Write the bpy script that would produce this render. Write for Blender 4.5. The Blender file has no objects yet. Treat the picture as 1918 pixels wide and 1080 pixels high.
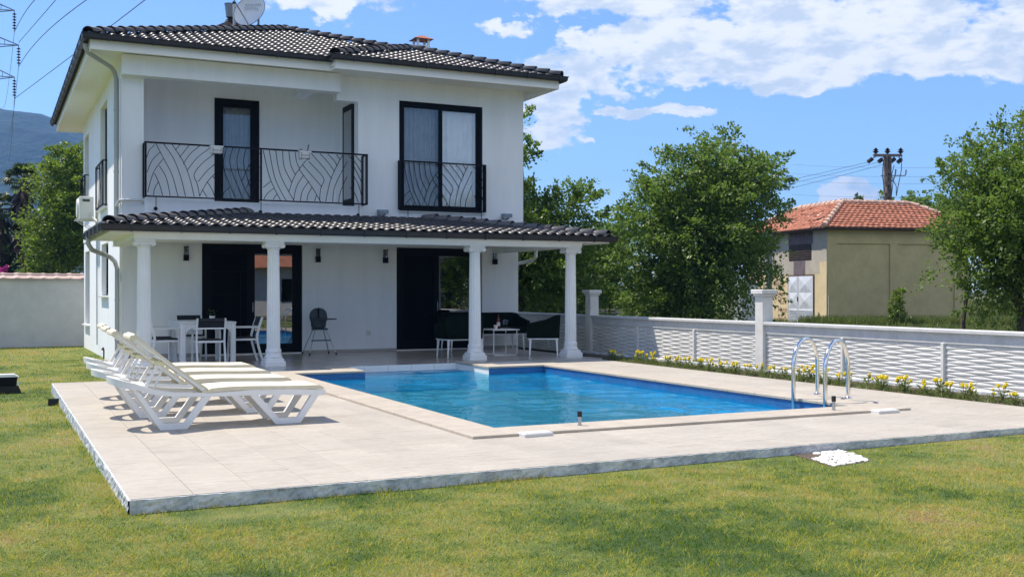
import bpy, math, random
import numpy as np
from mathutils import Vector, Matrix
R = math.radians
PI = math.pi
scene = bpy.context.scene
COL = scene.collection
random.seed(7)

# ------------------------------------------------------------------ camera
cam_d = bpy.data.cameras.new("camera")
cam = bpy.data.objects.new("camera", cam_d)
COL.objects.link(cam)
cam.location = (0, 0, 1.5)
cam.rotation_euler = (R(90), 0, R(-26))
cam_d.sensor_width = 36
cam_d.lens = 37.54
cam_d.shift_y = 0.0026
cam_d.clip_start = 0.1
cam_d.clip_end = 12000
scene.camera = cam

# ------------------------------------------------------------------ light
SUN = Vector((-0.37, 0.40, 1.0)).normalized()
sun_el = math.asin(SUN.z)
sun_az = math.atan2(SUN.x, SUN.y)
scene.view_settings.view_transform = 'Standard'
scene.view_settings.look = 'None'
scene.view_settings.gamma = 1
scene.view_settings.use_curve_mapping = False
scene.view_settings.exposure = 1.42
SUN_STRENGTH = 2.55
SKY_STRENGTH = 0.077
HAZE = 0.00024
sd = bpy.data.lights.new("sun", 'SUN')
sd.energy = SUN_STRENGTH
sd.angle = R(0.53)
sd.color = (1.0, 0.915, 0.79)
so = bpy.data.objects.new("sun", sd)
COL.objects.link(so)
so.location = (-10, 10, 40)
so.rotation_euler = SUN.to_track_quat('Z', 'Y').to_euler()

scene.cycles.max_bounces = 12
scene.cycles.diffuse_bounces = 8
world = bpy.data.worlds.new("World")
scene.world = world
world.use_nodes = True
wt = world.node_tree
wt.nodes.clear()
def wn(t, **k):
    n = wt.nodes.new(t)
    for a, b in k.items(): setattr(n, a, b)
    return n
def wl(a, b): wt.links.new(a, b)
def wm(op, a, b=None, c=None, clamp=False):
    n = wn('ShaderNodeMath', operation=op, use_clamp=clamp)
    for i, v in enumerate((a, b, c)):
        if v is None: continue
        if isinstance(v, (int, float)): n.inputs[i].default_value = v
        else: wl(v, n.inputs[i])
    return n.outputs[0]
sky = wn('ShaderNodeTexSky', sky_type='NISHITA')
sky.sun_disc = False
sky.sun_elevation = sun_el
sky.sun_rotation = sun_az
sky.altitude = 300
sky.air_density = 1.0
sky.dust_density = 0.15
sky.ozone_density = 2.6
tc = wn('ShaderNodeTexCoord')
sep = wn('ShaderNodeSeparateXYZ')
wl(tc.outputs['Generated'], sep.inputs[0])
X, Y, Z = sep.outputs
hd = wm('SQRT', wm('ADD', wm('MULTIPLY', X, X), wm('MULTIPLY', Y, Y)))
az = wm('ARCTAN2', X, Y)                      # 0 = due back (+Y), positive to the right
el = wm('ARCTAN2', Z, hd)
def comb(x, y, z=0.0):
    n = wn('ShaderNodeCombineXYZ')
    for i, v in enumerate((x, y, z)):
        if isinstance(v, (int, float)): n.inputs[i].default_value = v
        else: wl(v, n.inputs[i])
    return n.outputs[0]
def noise(vec, scale, detail, rough=0.55, dist=0.0):
    n = wn('ShaderNodeTexNoise')
    wl(vec, n.inputs['Vector'])
    n.inputs['Scale'].default_value = scale
    n.inputs['Detail'].default_value = detail
    n.inputs['Roughness'].default_value = rough
    n.inputs['Distortion'].default_value = dist
    return n.outputs['Fac']
cvec = comb(az, wm('MULTIPLY', el, 1.45))
n1 = noise(cvec, 12.0, 10, 0.56, 0.05)
n2 = noise(comb(wm('ADD', az, 3.1), wm('MULTIPLY', el, 1.9)), 34.0, 8, 0.6, 0.15)
# cloud banks: azimuth, elevation, half width, half height (degrees), weight
BANKS = [(43.5, 12.9, 10.5, 2.6, 1.0), (33.5, 12.2, 7.0, 2.0, 0.9), (51.5, 13.6, 6, 3.4, 1.0), (28.2, 11.2, 3.0, 1.6, .8),
         (39, 17, 16, 3.2, .9), (62, 15, 9, 4.5, .9), (28.0, 9.5, 2.4, 1.9, .55), (25.6, 13.8, 2.0, .55, .42),
         (32.0, 9.45, 1.7, .32, .75), (35.6, 9.45, 2.2, .42, .85), (43.6, 4.8, 1.25, 1.0, .95), (17.0, 15.3, 4.0, .9, .28),
         (22, 16.2, 3.0, .5, .35), (30.2, 8.25, .45, .2, .6),
         (74, 19, 16, 6, .9), (95, 24, 22, 9, .9), (128, 22, 26, 10, .9), (160, 26, 26, 11, .9), (-165, 22, 24, 9, .85), (-130, 26, 24, 8, .8), (-85, 22, 20, 6, .6), (150, 50, 70, 14, .75), (-150, 34, 60, 10, .75), (80, 38, 34, 9, .75)]  # this row: banks out of view, added to brighten the shaded walls
nw1 = noise(comb(az, wm('MULTIPLY', el, 1.4), 4.0), 26.0, 6, 0.62)
nw2 = noise(comb(az, wm('MULTIPLY', el, 1.4), 9.0), 26.0, 6, 0.62)
waz = wm('ADD', az, wm('MULTIPLY', wm('SUBTRACT', nw1, 0.5), 0.075))
wel = wm('ADD', el, wm('MULTIPLY', wm('SUBTRACT', nw2, 0.5), 0.040))
dens = None
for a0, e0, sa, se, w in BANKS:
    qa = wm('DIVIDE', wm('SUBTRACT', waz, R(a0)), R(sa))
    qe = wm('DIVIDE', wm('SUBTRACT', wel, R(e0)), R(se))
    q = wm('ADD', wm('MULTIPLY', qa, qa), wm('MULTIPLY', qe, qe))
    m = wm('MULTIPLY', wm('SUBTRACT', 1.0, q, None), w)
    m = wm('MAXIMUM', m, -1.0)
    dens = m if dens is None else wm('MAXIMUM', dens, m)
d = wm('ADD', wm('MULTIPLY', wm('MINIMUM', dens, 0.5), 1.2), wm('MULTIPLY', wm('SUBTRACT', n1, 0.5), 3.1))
d = wm('ADD', d, wm('MULTIPLY', wm('SUBTRACT', n2, 0.5), 1.35))
mr = wn('ShaderNodeMapRange', interpolation_type='SMOOTHSTEP')
wl(d, mr.inputs[0])
mr.inputs[1].default_value = 0.0
mr.inputs[2].default_value = 0.34
mr.inputs[3].default_value = 0.0
mr.inputs[4].default_value = 0.96
cover = mr.outputs[0]
# shade of the clouds: thicker parts a little greyer, bright billows
n3 = noise(comb(wm('ADD', az, 0.01), wm('MULTIPLY', wm('ADD', el, -0.012), 2.3), 0.3), 21.0, 8, 0.62, 0.1)
mr2 = wn('ShaderNodeMapRange', interpolation_type='SMOOTHSTEP')
wl(n3, mr2.inputs[0])
mr2.inputs[1].default_value = 0.38
mr2.inputs[2].default_value = 0.58
ccol = wn('ShaderNodeMix', data_type='RGBA')
wl(mr2.outputs[0], ccol.inputs[0])
ccol.inputs[6].default_value = (0.66, 0.74, 0.85, 1)
ccol.inputs[7].default_value = (1.0, 1.0, 1.0, 1)
bg1 = wn('ShaderNodeBackground')
bg1.inputs['Strength'].default_value = SKY_STRENGTH
skm = wn('ShaderNodeMix', data_type='RGBA', blend_type='MULTIPLY'); skm.inputs[0].default_value = 1.0
skm.inputs[7].default_value = (0.71, 0.80, 0.98, 1)
wl(sky.outputs[0], skm.inputs[6]); wl(skm.outputs[2], bg1.inputs['Color'])
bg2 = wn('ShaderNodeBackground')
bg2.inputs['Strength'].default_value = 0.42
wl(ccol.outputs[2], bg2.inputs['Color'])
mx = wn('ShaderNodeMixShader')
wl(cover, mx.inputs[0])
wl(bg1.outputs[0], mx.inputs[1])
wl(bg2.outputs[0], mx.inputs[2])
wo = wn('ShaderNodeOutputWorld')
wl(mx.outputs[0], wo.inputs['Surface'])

# ------------------------------------------------------------------ materials
def new_mat(name):
    m = bpy.data.materials.new(name)
    m.use_nodes = True
    nt = m.node_tree
    b = nt.nodes['Principled BSDF']
    return m, nt, b
def N(nt, t, **k):
    n = nt.nodes.new(t)
    for a, b in k.items(): setattr(n, a, b)
    return n
def pos(nt): return N(nt, 'ShaderNodeNewGeometry').outputs['Position']
def tex(nt, scale, detail=6, rough=.6, vec=None, stretch=None):
    n = N(nt, 'ShaderNodeTexNoise')
    v = vec or pos(nt)
    if stretch:
        mp = N(nt, 'ShaderNodeMapping')
        mp.inputs['Scale'].default_value = stretch
        nt.links.new(v, mp.inputs['Vector'])
        v = mp.outputs[0]
    nt.links.new(v, n.inputs['Vector'])
    n.inputs['Scale'].default_value = scale
    n.inputs['Detail'].default_value = detail
    n.inputs['Roughness'].default_value = rough
    return n.outputs['Fac']
def ramp(nt, fac, stops):
    r = N(nt, 'ShaderNodeValToRGB')
    while len(r.color_ramp.elements) < len(stops): r.color_ramp.elements.new(0.5)
    for e, (p, c) in zip(r.color_ramp.elements, stops):
        e.position = p
        e.color = (c[0], c[1], c[2], 1) if not isinstance(c, (int, float)) else (c, c, c, 1)
    nt.links.new(fac, r.inputs[0])
    return r.outputs['Color']
def mixc(nt, fac, a, b, mode='MIX'):
    n = N(nt, 'ShaderNodeMix', data_type='RGBA', blend_type=mode)
    for i, v in ((0, fac), (6, a), (7, b)):
        if isinstance(v, (int, float)): n.inputs[i].default_value = v
        elif isinstance(v, tuple): n.inputs[i].default_value = (v[0], v[1], v[2], 1)
        else: nt.links.new(v, n.inputs[i])
    return n.outputs[2]
def math_(nt, op, a, b=0.0, clamp=False):
    n = N(nt, 'ShaderNodeMath', operation=op, use_clamp=clamp)
    for i, v in enumerate((a, b)):
        if isinstance(v, (int, float)): n.inputs[i].default_value = v
        else: nt.links.new(v, n.inputs[i])
    return n.outputs[0]
def bump(nt, b, h, strength=.3, dist=.01):
    n = N(nt, 'ShaderNodeBump')
    n.inputs['Strength'].default_value = strength
    n.inputs['Distance'].default_value = dist
    nt.links.new(h, n.inputs['Height'])
    nt.links.new(n.outputs[0], b.inputs['Normal'])
def mat(name, col, rough=.6, metal=0.0, var=.12, vscale=3.0, bs=0.0, bscale=60, bdist=.004, rnd=0.0, spec=None, stretch=None, var2=0.0, vscale2=40):
    m, nt, b = new_mat(name)
    b.inputs['Roughness'].default_value = rough
    b.inputs['Metallic'].default_value = metal
    if spec is not None: b.inputs['Specular IOR Level'].default_value = spec
    c = tuple(col)
    lo = tuple(x * (1 - var) for x in c)
    hi = tuple(min(1, x * (1 + var)) for x in c)
    out = ramp(nt, tex(nt, vscale, 5, .6, stretch=stretch), [(.3, lo), (.7, hi)])
    if var2:
        g = ramp(nt, tex(nt, vscale2, 6, .65, stretch=stretch), [(.3, 1 - var2), (.7, 1.0)])
        out = mixc(nt, 1.0, out, g, 'MULTIPLY')
    if rnd:
        oi = N(nt, 'ShaderNodeObjectInfo')
        g = ramp(nt, oi.outputs['Random'], [(0, 1 - rnd), (1, 1.0)])
        out = mixc(nt, 1.0, out, g, 'MULTIPLY')
    nt.links.new(out, b.inputs['Base Color'])
    if bs: bump(nt, b, tex(nt, bscale, 6, .6, stretch=stretch), bs, bdist)
    return m

M = {}
M['stucco'] = mat('white_stucco', (.86, .875, .89), .85, var=.035, vscale=.7, bs=.35, bscale=70, bdist=.004, var2=.07, vscale2=1.6, stretch=(2.6, 2.6, .35))
M['soffit'] = mat('soffit_paint', (.86, .85, .83), .8, var=.02)
M['black_metal'] = mat('black_metal', (.004, .0045, .007), .5, var=.2, spec=.15)
M['frame'] = mat('anthracite_frame', (.003, .0035, .006), .5, var=.15, spec=.12)
M['gutter'] = mat('gutter_paint', (.018, .018, .021), .38, var=.25, vscale=2)
M['tile_dark'] = mat('charcoal_clay_tile', (.070, .065, .068), .38, var=.25, vscale=1.6, rnd=.3, bs=.25, bscale=40, var2=.2, vscale2=25)
M['tile_dust'] = mat('dusty_ridge_tile', (.125, .115, .115), .5, var=.25, vscale=2.0, rnd=.25, bs=.25, bscale=40, var2=.2)
M['underlay'] = mat('roof_underlay', (.02, .019, .02), .9)
M['pvc'] = mat('white_pvc', (.62, .62, .60), .4, var=.05)
M['grey_pvc'] = mat('grey_pipe', (.40, .41, .41), .45, var=.08)
M['plastic'] = mat('white_plastic', (.80, .80, .79), .38, var=.03)
M['plastic_old'] = mat('yellowed_plastic', (.74, .66, .42), .5, var=.12, vscale=12)
M['cream'] = mat('cream_fabric', (.70, .64, .48), .85, var=.06, vscale=8, bs=.4, bscale=220, bdist=.002)
M['white_metal'] = mat('white_powder_coat', (.74, .75, .76), .4, var=.03)
M['black_weave'] = mat('black_weave', (.012, .012, .018), .7, var=.2, bs=.6, bscale=140)
M['green_uph'] = mat('dark_green_upholstery', (.004, .009, .006), .9, var=.2, vscale=6, bs=.3, bscale=200, spec=.1)
M['slate_plastic'] = mat('slate_plastic', (.035, .05, .062), .5, var=.1)
M['steel'] = mat('polished_steel', (.78, .78, .76), .14, 1.0, var=.05)
M['chrome_grey'] = mat('satin_steel', (.45, .46, .47), .35, .9, var=.1)
M['curtain'] = mat('white_curtain', (.95, .95, .94), .9, var=.05, vscale=6)
M['curtain_grey'] = mat('grey_curtain', (.34, .35, .36), .9, var=.08, vscale=6)
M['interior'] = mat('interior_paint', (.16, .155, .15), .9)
M['wood_dark'] = mat('dark_wood', (.05, .03, .02), .6)
M['screen'] = mat('insect_screen', (.003, .0035, .006), .8, var=.1, spec=.1)
M['rubber'] = mat('black_rubber', (.012, .012, .012), .7)
M['ceramic'] = mat('glazed_tile', (.78, .77, .73), .25, var=.03)
M['stone_white'] = mat('white_marble_pebble', (.78, .75, .70), .7, var=.12, vscale=18, bs=.4, bscale=40, rnd=.1)
M['soil'] = mat('dark_soil', (.10, .075, .055), .95, var=.4, vscale=9, bs=1, bscale=25, bdist=.03)
M['yellow'] = mat('marigold_petal', (.95, .74, .02), .6, var=.2, vscale=60)
M['red_tile'] = mat('red_roof_tile', (.46, .17, .095), .75, var=.2, vscale=2.2, rnd=.15, bs=.3, var2=.18, vscale2=14)
M['red_trim'] = mat('mortar_ridge', (.60, .40, .30), .85, var=.3)
M['yellow_wall'] = mat('yellow_render', (.60, .49, .25), .9, var=.08, vscale=.9, bs=.3, bscale=30, var2=.18, vscale2=2.2)
M['cream_wall'] = mat('cream_render', (.70, .56, .33), .9, var=.09, vscale=.8, bs=.3, bscale=30, var2=.14, vscale2=3)
M['grey_wall_paint'] = mat('grey_overpaint', (.42, .38, .31), .9, var=.12, vscale=1.5)
M['soot'] = mat('soot_stain', (.14, .11, .12), .9, var=.3)
M['white_steel_door'] = mat('battered_white_steel', (.62, .65, .70), .5, var=.12, vscale=4, bs=.4, bscale=8, bdist=.02)
M['rust'] = mat('dark_rust', (.06, .035, .03), .8, var=.4, vscale=10)
M['garden_wall'] = mat('whitewashed_wall', (.60, .60, .58), .9, var=.08, vscale=.7, bs=.5, bscale=20, bdist=.01, var2=.14, vscale2=2.4)
M['pink_tile'] = mat('pink_coping_tile', (.55, .41, .37), .75, var=.18, vscale=4, rnd=.15)
M['conc_pole'] = mat('weathered_concrete', (.17, .14, .125), .9, var=.25, vscale=5)
M['porcelain'] = mat('brown_porcelain', (.02, .014, .014), .25)
M['galv'] = mat('galvanised_steel', (.22, .25, .29), .5, .4, var=.12)
M['wire'] = mat('wire', (.05, .055, .06), .6)
M['bark'] = mat('bark', (.09, .07, .05), .95, var=.3, vscale=8, bs=.8, bscale=20, bdist=.02)
M['dish'] = mat('dish_enamel', (.75, .76, .78), .35, .1, var=.05)
M['dish_ink'] = mat('faded_print', (.25, .28, .36), .5)
M['bottle'] = mat('red_wine_bottle', (.12, .006, .006), .12)
M['paper'] = mat('label_paper', (.65, .6, .55), .7)
M['ac'] = mat('ac_casing', (.68, .68, .65), .45, var=.04)
M['dark_grille'] = mat('dark_grille', (.05, .05, .05), .6)
M['leaf_plant'] = mat('flower_leaf', (.07, .12, .025), .6, var=.4, vscale=20)
M['concrete'] = mat('pale_concrete', (.38, .36, .32), .9, var=.15, vscale=2, bs=.4, bscale=20)

def glass_mat(name, tint=(.35, .38, .4), reflect=1.0, rough=.0, minr=.08):
    m, nt, b = new_mat(name)
    nt.nodes.remove(b)
    out = nt.nodes['Material Output']
    tr = N(nt, 'ShaderNodeBsdfTransparent')
    tr.inputs[0].default_value = (*tint, 1)
    gl = N(nt, 'ShaderNodeBsdfGlossy')
    gl.inputs['Roughness'].default_value = rough
    gl.inputs['Color'].default_value = (.95, .97, 1, 1)
    fr = N(nt, 'ShaderNodeFresnel')
    fr.inputs['IOR'].default_value = 1.6
    f = math_(nt, 'MULTIPLY_ADD', fr.outputs[0], reflect)
    f.node.inputs[2].default_value = minr
    nz = tex(nt, 1.1, 2, .4)
    bp = N(nt, 'ShaderNodeBump')
    bp.inputs['Strength'].default_value = .05
    bp.inputs['Distance'].default_value = .02
    nt.links.new(nz, bp.inputs['Height'])
    nt.links.new(bp.outputs[0], gl.inputs['Normal'])
    mx = N(nt, 'ShaderNodeMixShader')
    nt.links.new(f, mx.inputs[0])
    nt.links.new(tr.outputs[0], mx.inputs[1])
    nt.links.new(gl.outputs[0], mx.inputs[2])
    nt.links.new(mx.outputs[0], out.inputs[0])
    return m
M['glass'] = glass_mat('window_glass', (.20, .22, .24), 1.6, minr=.16)
M['glass_clear'] = glass_mat('curtained_glass', (.96, .97, .98), .6, minr=.02)
M['glass_thin'] = glass_mat('thin_glass', (.85, .87, .88), 1.0, minr=.02)

def leaf_mat(name, dark, light, trans=(.12, .2, .03), tw=.35, vscale=.9):
    m, nt, b = new_mat(name)
    nt.nodes.remove(b)
    out = nt.nodes['Material Output']
    f = tex(nt, vscale, 4, .6)
    f2 = tex(nt, 9.0, 3, .6)
    c = ramp(nt, f, [(.32, dark), (.7, light)])
    g = ramp(nt, f2, [(.3, .7), (.7, 1.25)])
    c = mixc(nt, 1.0, c, g, 'MULTIPLY')
    df = N(nt, 'ShaderNodeBsdfPrincipled')
    df.inputs['Roughness'].default_value = .48
    df.inputs['Specular IOR Level'].default_value = .4
    nt.links.new(c, df.inputs['Base Color'])
    tl = N(nt, 'ShaderNodeBsdfTranslucent')
    tl.inputs[0].default_value = (*trans, 1)
    mx = N(nt, 'ShaderNodeMixShader')
    mx.inputs[0].default_value = tw
    nt.links.new(df.outputs[0], mx.inputs[1])
    nt.links.new(tl.outputs[0], mx.inputs[2])
    nt.links.new(mx.outputs[0], out.inputs[0])
    return m
M['leaf'] = leaf_mat('elm_leaf', (.045, .085, .014), (.19, .27, .045), (.22, .36, .05), .36)
M['leaf_bright'] = leaf_mat('bright_leaf', (.045, .085, .012), (.17, .25, .03), (.26, .38, .035), .36)
M['leaf_dark'] = leaf_mat('dark_leaf', (.025, .05, .013), (.07, .12, .03), (.12, .2, .03), .3)
M['leaf_palm'] = leaf_mat('palm_leaf', (.025, .045, .018), (.08, .11, .045), (.08, .12, .03), .2)
M['leaf_weed'] = leaf_mat('weed_leaf', (.07, .10, .025), (.19, .23, .07), (.2, .26, .05), .35)
M['bougain'] = leaf_mat('magenta_bract', (.28, .02, .14), (.5, .05, .3), (.5, .05, .3), .35)
# ------------------------------------------------------------------ mesh helpers
class MB:
    def __init__(s, T=None):
        s.v = []; s.f = []; s.T = T
    def add(s, vs, fs):
        k = len(s.v)
        if s.T is not None: vs = [tuple(s.T @ Vector(p)) for p in vs]
        s.v += [tuple(p) for p in vs]
        s.f += [tuple(k + i for i in f) for f in fs]
        return s
    def box(s, x0, x1, y0, y1, z0, z1):
        if x0 > x1: x0, x1 = x1, x0
        if y0 > y1: y0, y1 = y1, y0
        if z0 > z1: z0, z1 = z1, z0
        return s.add([(x0,y0,z0),(x1,y0,z0),(x1,y1,z0),(x0,y1,z0),(x0,y0,z1),(x1,y0,z1),(x1,y1,z1),(x0,y1,z1)],
              [(3,2,1,0),(4,5,6,7),(0,1,5,4),(1,2,6,5),(2,3,7,6),(3,0,4,7)])
    def cbox(s, x0, x1, y0, y1, z0, z1, b=.006):
        # box with chamfered top and vertical edges
        p = lambda X0, X1, Y0, Y1, z, c: [(X0+c,Y0,z),(X1-c,Y0,z),(X1,Y0+c,z),(X1,Y1-c,z),(X1-c,Y1,z),(X0+c,Y1,z),(X0,Y1-c,z),(X0,Y0+c,z)]
        vs = p(x0,x1,y0,y1,z0,b) + p(x0,x1,y0,y1,z1-b,b) + p(x0+b,x1-b,y0+b,y1-b,z1,b*.5)
        fs = [tuple(range(7,-1,-1)), tuple(range(16,24))]
        for a in (0, 8):
            for i in range(8): fs.append((a+i, a+(i+1)%8, a+8+(i+1)%8, a+8+i))
        return s.add(vs, fs)
    def prism(s, poly, axis, a0, a1):
        # poly: list of 2D points; extruded along axis
        def P(p, a):
            if axis == 'x': return (a, p[0], p[1])
            if axis == 'y': return (p[0], a, p[1])
            return (p[0], p[1], a)
        n = len(poly)
        vs = [P(p, a0) for p in poly] + [P(p, a1) for p in poly]
        fs = [tuple(range(n)), tuple(range(2*n-1, n-1, -1))] + [(i, n+i, n+(i+1)%n, (i+1)%n) for i in range(n)]
        return s.add(vs, fs)
    def strip(s, top, bot, axis, a0, a1):
        # a band between two polylines in a plane, extruded
        def P(p, a):
            return (a, p[0], p[1]) if axis == 'x' else ((p[0], a, p[1]) if axis == 'y' else (p[0], p[1], a))
        n = len(top)
        vs = [P(p, a0) for p in top] + [P(p, a0) for p in bot] + [P(p, a1) for p in top] + [P(p, a1) for p in bot]
        fs = []
        for i in range(n-1):
            fs += [(i, i+1, n+i+1, n+i), (2*n+i+1, 2*n+i, 3*n+i, 3*n+i+1), (i+1, i, 2*n+i, 2*n+i+1), (n+i, n+i+1, 3*n+i+1, 3*n+i)]
        fs += [(0, n, 3*n, 2*n), (n-1, 3*n-1, 4*n-1, 2*n-1)]
        return s.add(vs, fs)
    def tube(s, path, r, n=6, closed=False):
        pts = [Vector(p) for p in path]
        m = len(pts)
        rs = r if isinstance(r, (list, tuple)) else [r]*m
        vs = []; up = None
        for i, p in enumerate(pts):
            a = pts[(i-1) % m] if (closed or i > 0) else p
            b = pts[(i+1) % m] if (closed or i < m-1) else p
            t = (b-a).normalized() if (b-a).length > 1e-9 else Vector((0,0,1))
            if up is None:
                up = Vector((0,0,1)) if abs(t.z) < .9 else Vector((1,0,0))
            u = (up - t*up.dot(t))
            if u.length < 1e-6: u = t.orthogonal()
            u.normalize(); up = u
            w = t.cross(u)
            for k in range(n):
                an = 2*PI*k/n + PI/n
                vs.append(tuple(p + (u*math.cos(an) + w*math.sin(an))*rs[i]))
        fs = []
        for i in range(m if closed else m-1):
            a, b = i*n, ((i+1) % m)*n
            for k in range(n): fs.append((a+k, a+(k+1)%n, b+(k+1)%n, b+k))
        if not closed:
            fs += [tuple(range(n-1, -1, -1)), tuple((m-1)*n+k for k in range(n))]
        return s.add(vs, fs)
    def lathe(s, prof, c=(0,0,0), n=16, flute=0.0):
        vs = []
        for j, (r, z) in enumerate(prof):
            for k in range(n):
                a = 2*PI*k/n
                rr = r*(1 - (flute if (k % 2) else 0))
                vs.append((c[0]+rr*math.cos(a), c[1]+rr*math.sin(a), c[2]+z))
        fs = []
        for j in range(len(prof)-1):
            for k in range(n): fs.append((j*n+k, j*n+(k+1)%n, (j+1)*n+(k+1)%n, (j+1)*n+k))
        fs += [tuple(range(n-1,-1,-1)), tuple((len(prof)-1)*n+k for k in range(n))]
        return s.add(vs, fs)
    def bar(s, a, b, w, h=None):
        # rectangular bar between two points
        h = h or w
        a, b = Vector(a), Vector(b)
        t = (b-a).normalized()
        u = Vector((0,0,1)) if abs(t.z) < .95 else Vector((0,1,0))
        x = t.cross(u).normalized(); y = x.cross(t).normalized()
        vs = []
        for p in (a, b):
            for sx, sy in ((-1,-1),(1,-1),(1,1),(-1,1)): vs.append(tuple(p + x*sx*w/2 + y*sy*h/2))
        return s.add(vs, [(3,2,1,0),(4,5,6,7),(0,1,5,4),(1,2,6,5),(2,3,7,6),(3,0,4,7)])
    def mesh(s, name, m, off=None, smooth=False):
        me = bpy.data.meshes.new(name)
        v = s.v if off is None else [(p[0]-off[0], p[1]-off[1], p[2]-off[2]) for p in s.v]
        me.from_pydata(v, [], s.f)
        if m is not None: me.materials.append(M[m] if isinstance(m, str) else m)
        if smooth: me.shade_smooth()
        me.update()
        return me
    def build(s, name, m, parent=None, smooth=False, kind=None, label=None):
        # vertices are in world space: they are shifted to the parent's origin
        off = wloc(parent) if parent else None
        o = bpy.data.objects.new(name, s.mesh(name, m, off, smooth))
        COL.objects.link(o)
        if parent: o.parent = parent
        if kind: o['kind'] = kind
        if label: o['label'] = label
        if smooth: autosmooth(o)
        return o
def autosmooth(o, ang=38):
    me = o.data
    # sharp edges by angle
    import bmesh
    bm = bmesh.new(); bm.from_mesh(me)
    bmesh.ops.recalc_face_normals(bm, faces=bm.faces)
    for e in bm.edges:
        e.smooth = not (len(e.link_faces) == 2 and e.calc_face_angle(0) > R(ang))
    bm.to_mesh(me); bm.free()
def wloc(o):
    l = Vector((0,0,0))
    while o is not None:
        l += Vector(o.location); o = o.parent
    return l
def thing(name, label, cat, loc=(0,0,0), group=None):
    o = bpy.data.objects.new(name, None)
    COL.objects.link(o)
    o.location = loc; o.empty_display_size = .2
    o['label'] = label; o['category'] = cat
    if group: o['group'] = group
    return o
def tag(o, label, cat, group=None):
    o['label'] = label; o['category'] = cat
    if group: o['group'] = group
    return o
def single(mb, name, m, label, cat, base, group=None, smooth=False):
    o = bpy.data.objects.new(name, mb.mesh(name, m, base, smooth))
    COL.objects.link(o); o.location = base
    if smooth: autosmooth(o)
    return tag(o, label, cat, group)
def dup(root, loc=None, rz=None, label=None, cat=None):
    def cp(o, par):
        c = o.copy(); COL.objects.link(c); c.parent = par
        for ch in list(o.children): cp(ch, c)
        return c
    r = cp(root, None)
    if loc is not None: r.location = loc
    if rz is not None: r.rotation_euler = (0, 0, rz)
    if label: r['label'] = label
    return r
def inst(me, name, loc, parent, rot=(0,0,0), scale=None, mats=None):
    o = bpy.data.objects.new(name, me)
    COL.objects.link(o); o.parent = parent
    o.location = Vector(loc) - wloc(parent) if parent else loc
    o.rotation_euler = rot
    if scale: o.scale = scale
    return o
def np_mesh(name, V, F, m, attr=None):
    # V (n,3) float, F (m,k) int
    me = bpy.data.meshes.new(name)
    k = F.shape[1]
    me.vertices.add(len(V)); me.vertices.foreach_set('co', V.astype(np.float32).ravel())
    me.loops.add(F.size); me.loops.foreach_set('vertex_index', F.astype(np.int32).ravel())
    me.polygons.add(len(F)); me.polygons.foreach_set('loop_start', np.arange(0, F.size, k, dtype=np.int32))
    if attr is not None:
        a = me.attributes.new('rnd', 'FLOAT', 'FACE'); a.data.foreach_set('value', attr.astype(np.float32))
    me.update(calc_edges=True)
    me.materials.append(M[m] if isinstance(m, str) else m)
    return me
def wall(mb, axis, p0, p1, a0, a1, z0, z1, holes):
    # wall slab between planes p0,p1 across 'axis', spanning a0..a1 and z0..z1, with rectangular holes (a,b,za,zb)
    A = sorted({a0, a1, *[h[0] for h in holes], *[h[1] for h in holes]})
    Z = sorted({z0, z1, *[h[2] for h in holes], *[h[3] for h in holes]})
    A = [a for a in A if a0 <= a <= a1]; Z = [z for z in Z if z0 <= z <= z1]
    for i in range(len(A)-1):
        # merge vertical runs
        run = None
        for j in range(len(Z)-1):
            ca, cz = (A[i]+A[i+1])/2, (Z[j]+Z[j+1])/2
            hole = any(h[0] < ca < h[1] and h[2] < cz < h[3] for h in holes)
            if hole:
                if run is not None: emit(mb, axis, p0, p1, A[i], A[i+1], run, Z[j]); run = None
            elif run is None: run = Z[j]
        if run is not None: emit(mb, axis, p0, p1, A[i], A[i+1], run, Z[-1])
def emit(mb, axis, p0, p1, a, b, z0, z1):
    if axis == 'y': mb.box(a, b, p0, p1, z0, z1)
    else: mb.box(p0, p1, a, b, z0, z1)
Fd = Vector((math.sin(R(26)), math.cos(R(26)), 0)); Rd = Vector((math.cos(R(26)), -math.sin(R(26)), 0))
def site(lat, t, z):      # survey frame of the plot: lat metres to the right, t metres out from the viewpoint
    p = Fd*t + Rd*lat
    return (p.x, p.y, z)
def lawn_z(x, y): return -.11 + .0040*(min(max(x,-5),14)-.9) - .0055*(max(y,0)-8)
# ------------------------------------------------------------------ ground, lawn, field
def grass_colour(nt, fine=True):
    f1 = tex(nt, .62, 5, .6); f2 = tex(nt, 3.2, 5, .65); f3 = tex(nt, .23, 3, .5)
    s = math_(nt, 'ADD', math_(nt, 'MULTIPLY', f1, .62), math_(nt, 'MULTIPLY', f2, .34))
    s = math_(nt, 'ADD', s, math_(nt, 'MULTIPLY', f3, .25))
    s = math_(nt, 'SUBTRACT', s, .095)
    for (px_, py_, rx_, ry_, am) in ((1.75, 7.72, .75, .28, .16), (9.6, 7.1, 1.3, .5, .09), (.55, 6.3, .5, .2, .09), (4.6, 6.6, .8, .25, .06), (.6, 8.6, .25, .5, .08), (5.9, 5.6, 1.0, .3, .07)):
        mp = N(nt, 'ShaderNodeMapping', vector_type='POINT')
        mp.inputs['Location'].default_value = (-px_/rx_, -py_/ry_, 0); mp.inputs['Scale'].default_value = (1/rx_, 1/ry_, 0)
        nt.links.new(pos(nt), mp.inputs['Vector'])
        ln = N(nt, 'ShaderNodeVectorMath', operation='LENGTH'); nt.links.new(mp.outputs[0], ln.inputs[0])
        s = math_(nt, 'ADD', s, math_(nt, 'MULTIPLY', math_(nt, 'SUBTRACT', 1.0, ln.outputs['Value'], clamp=True), am))
    return s
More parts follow.
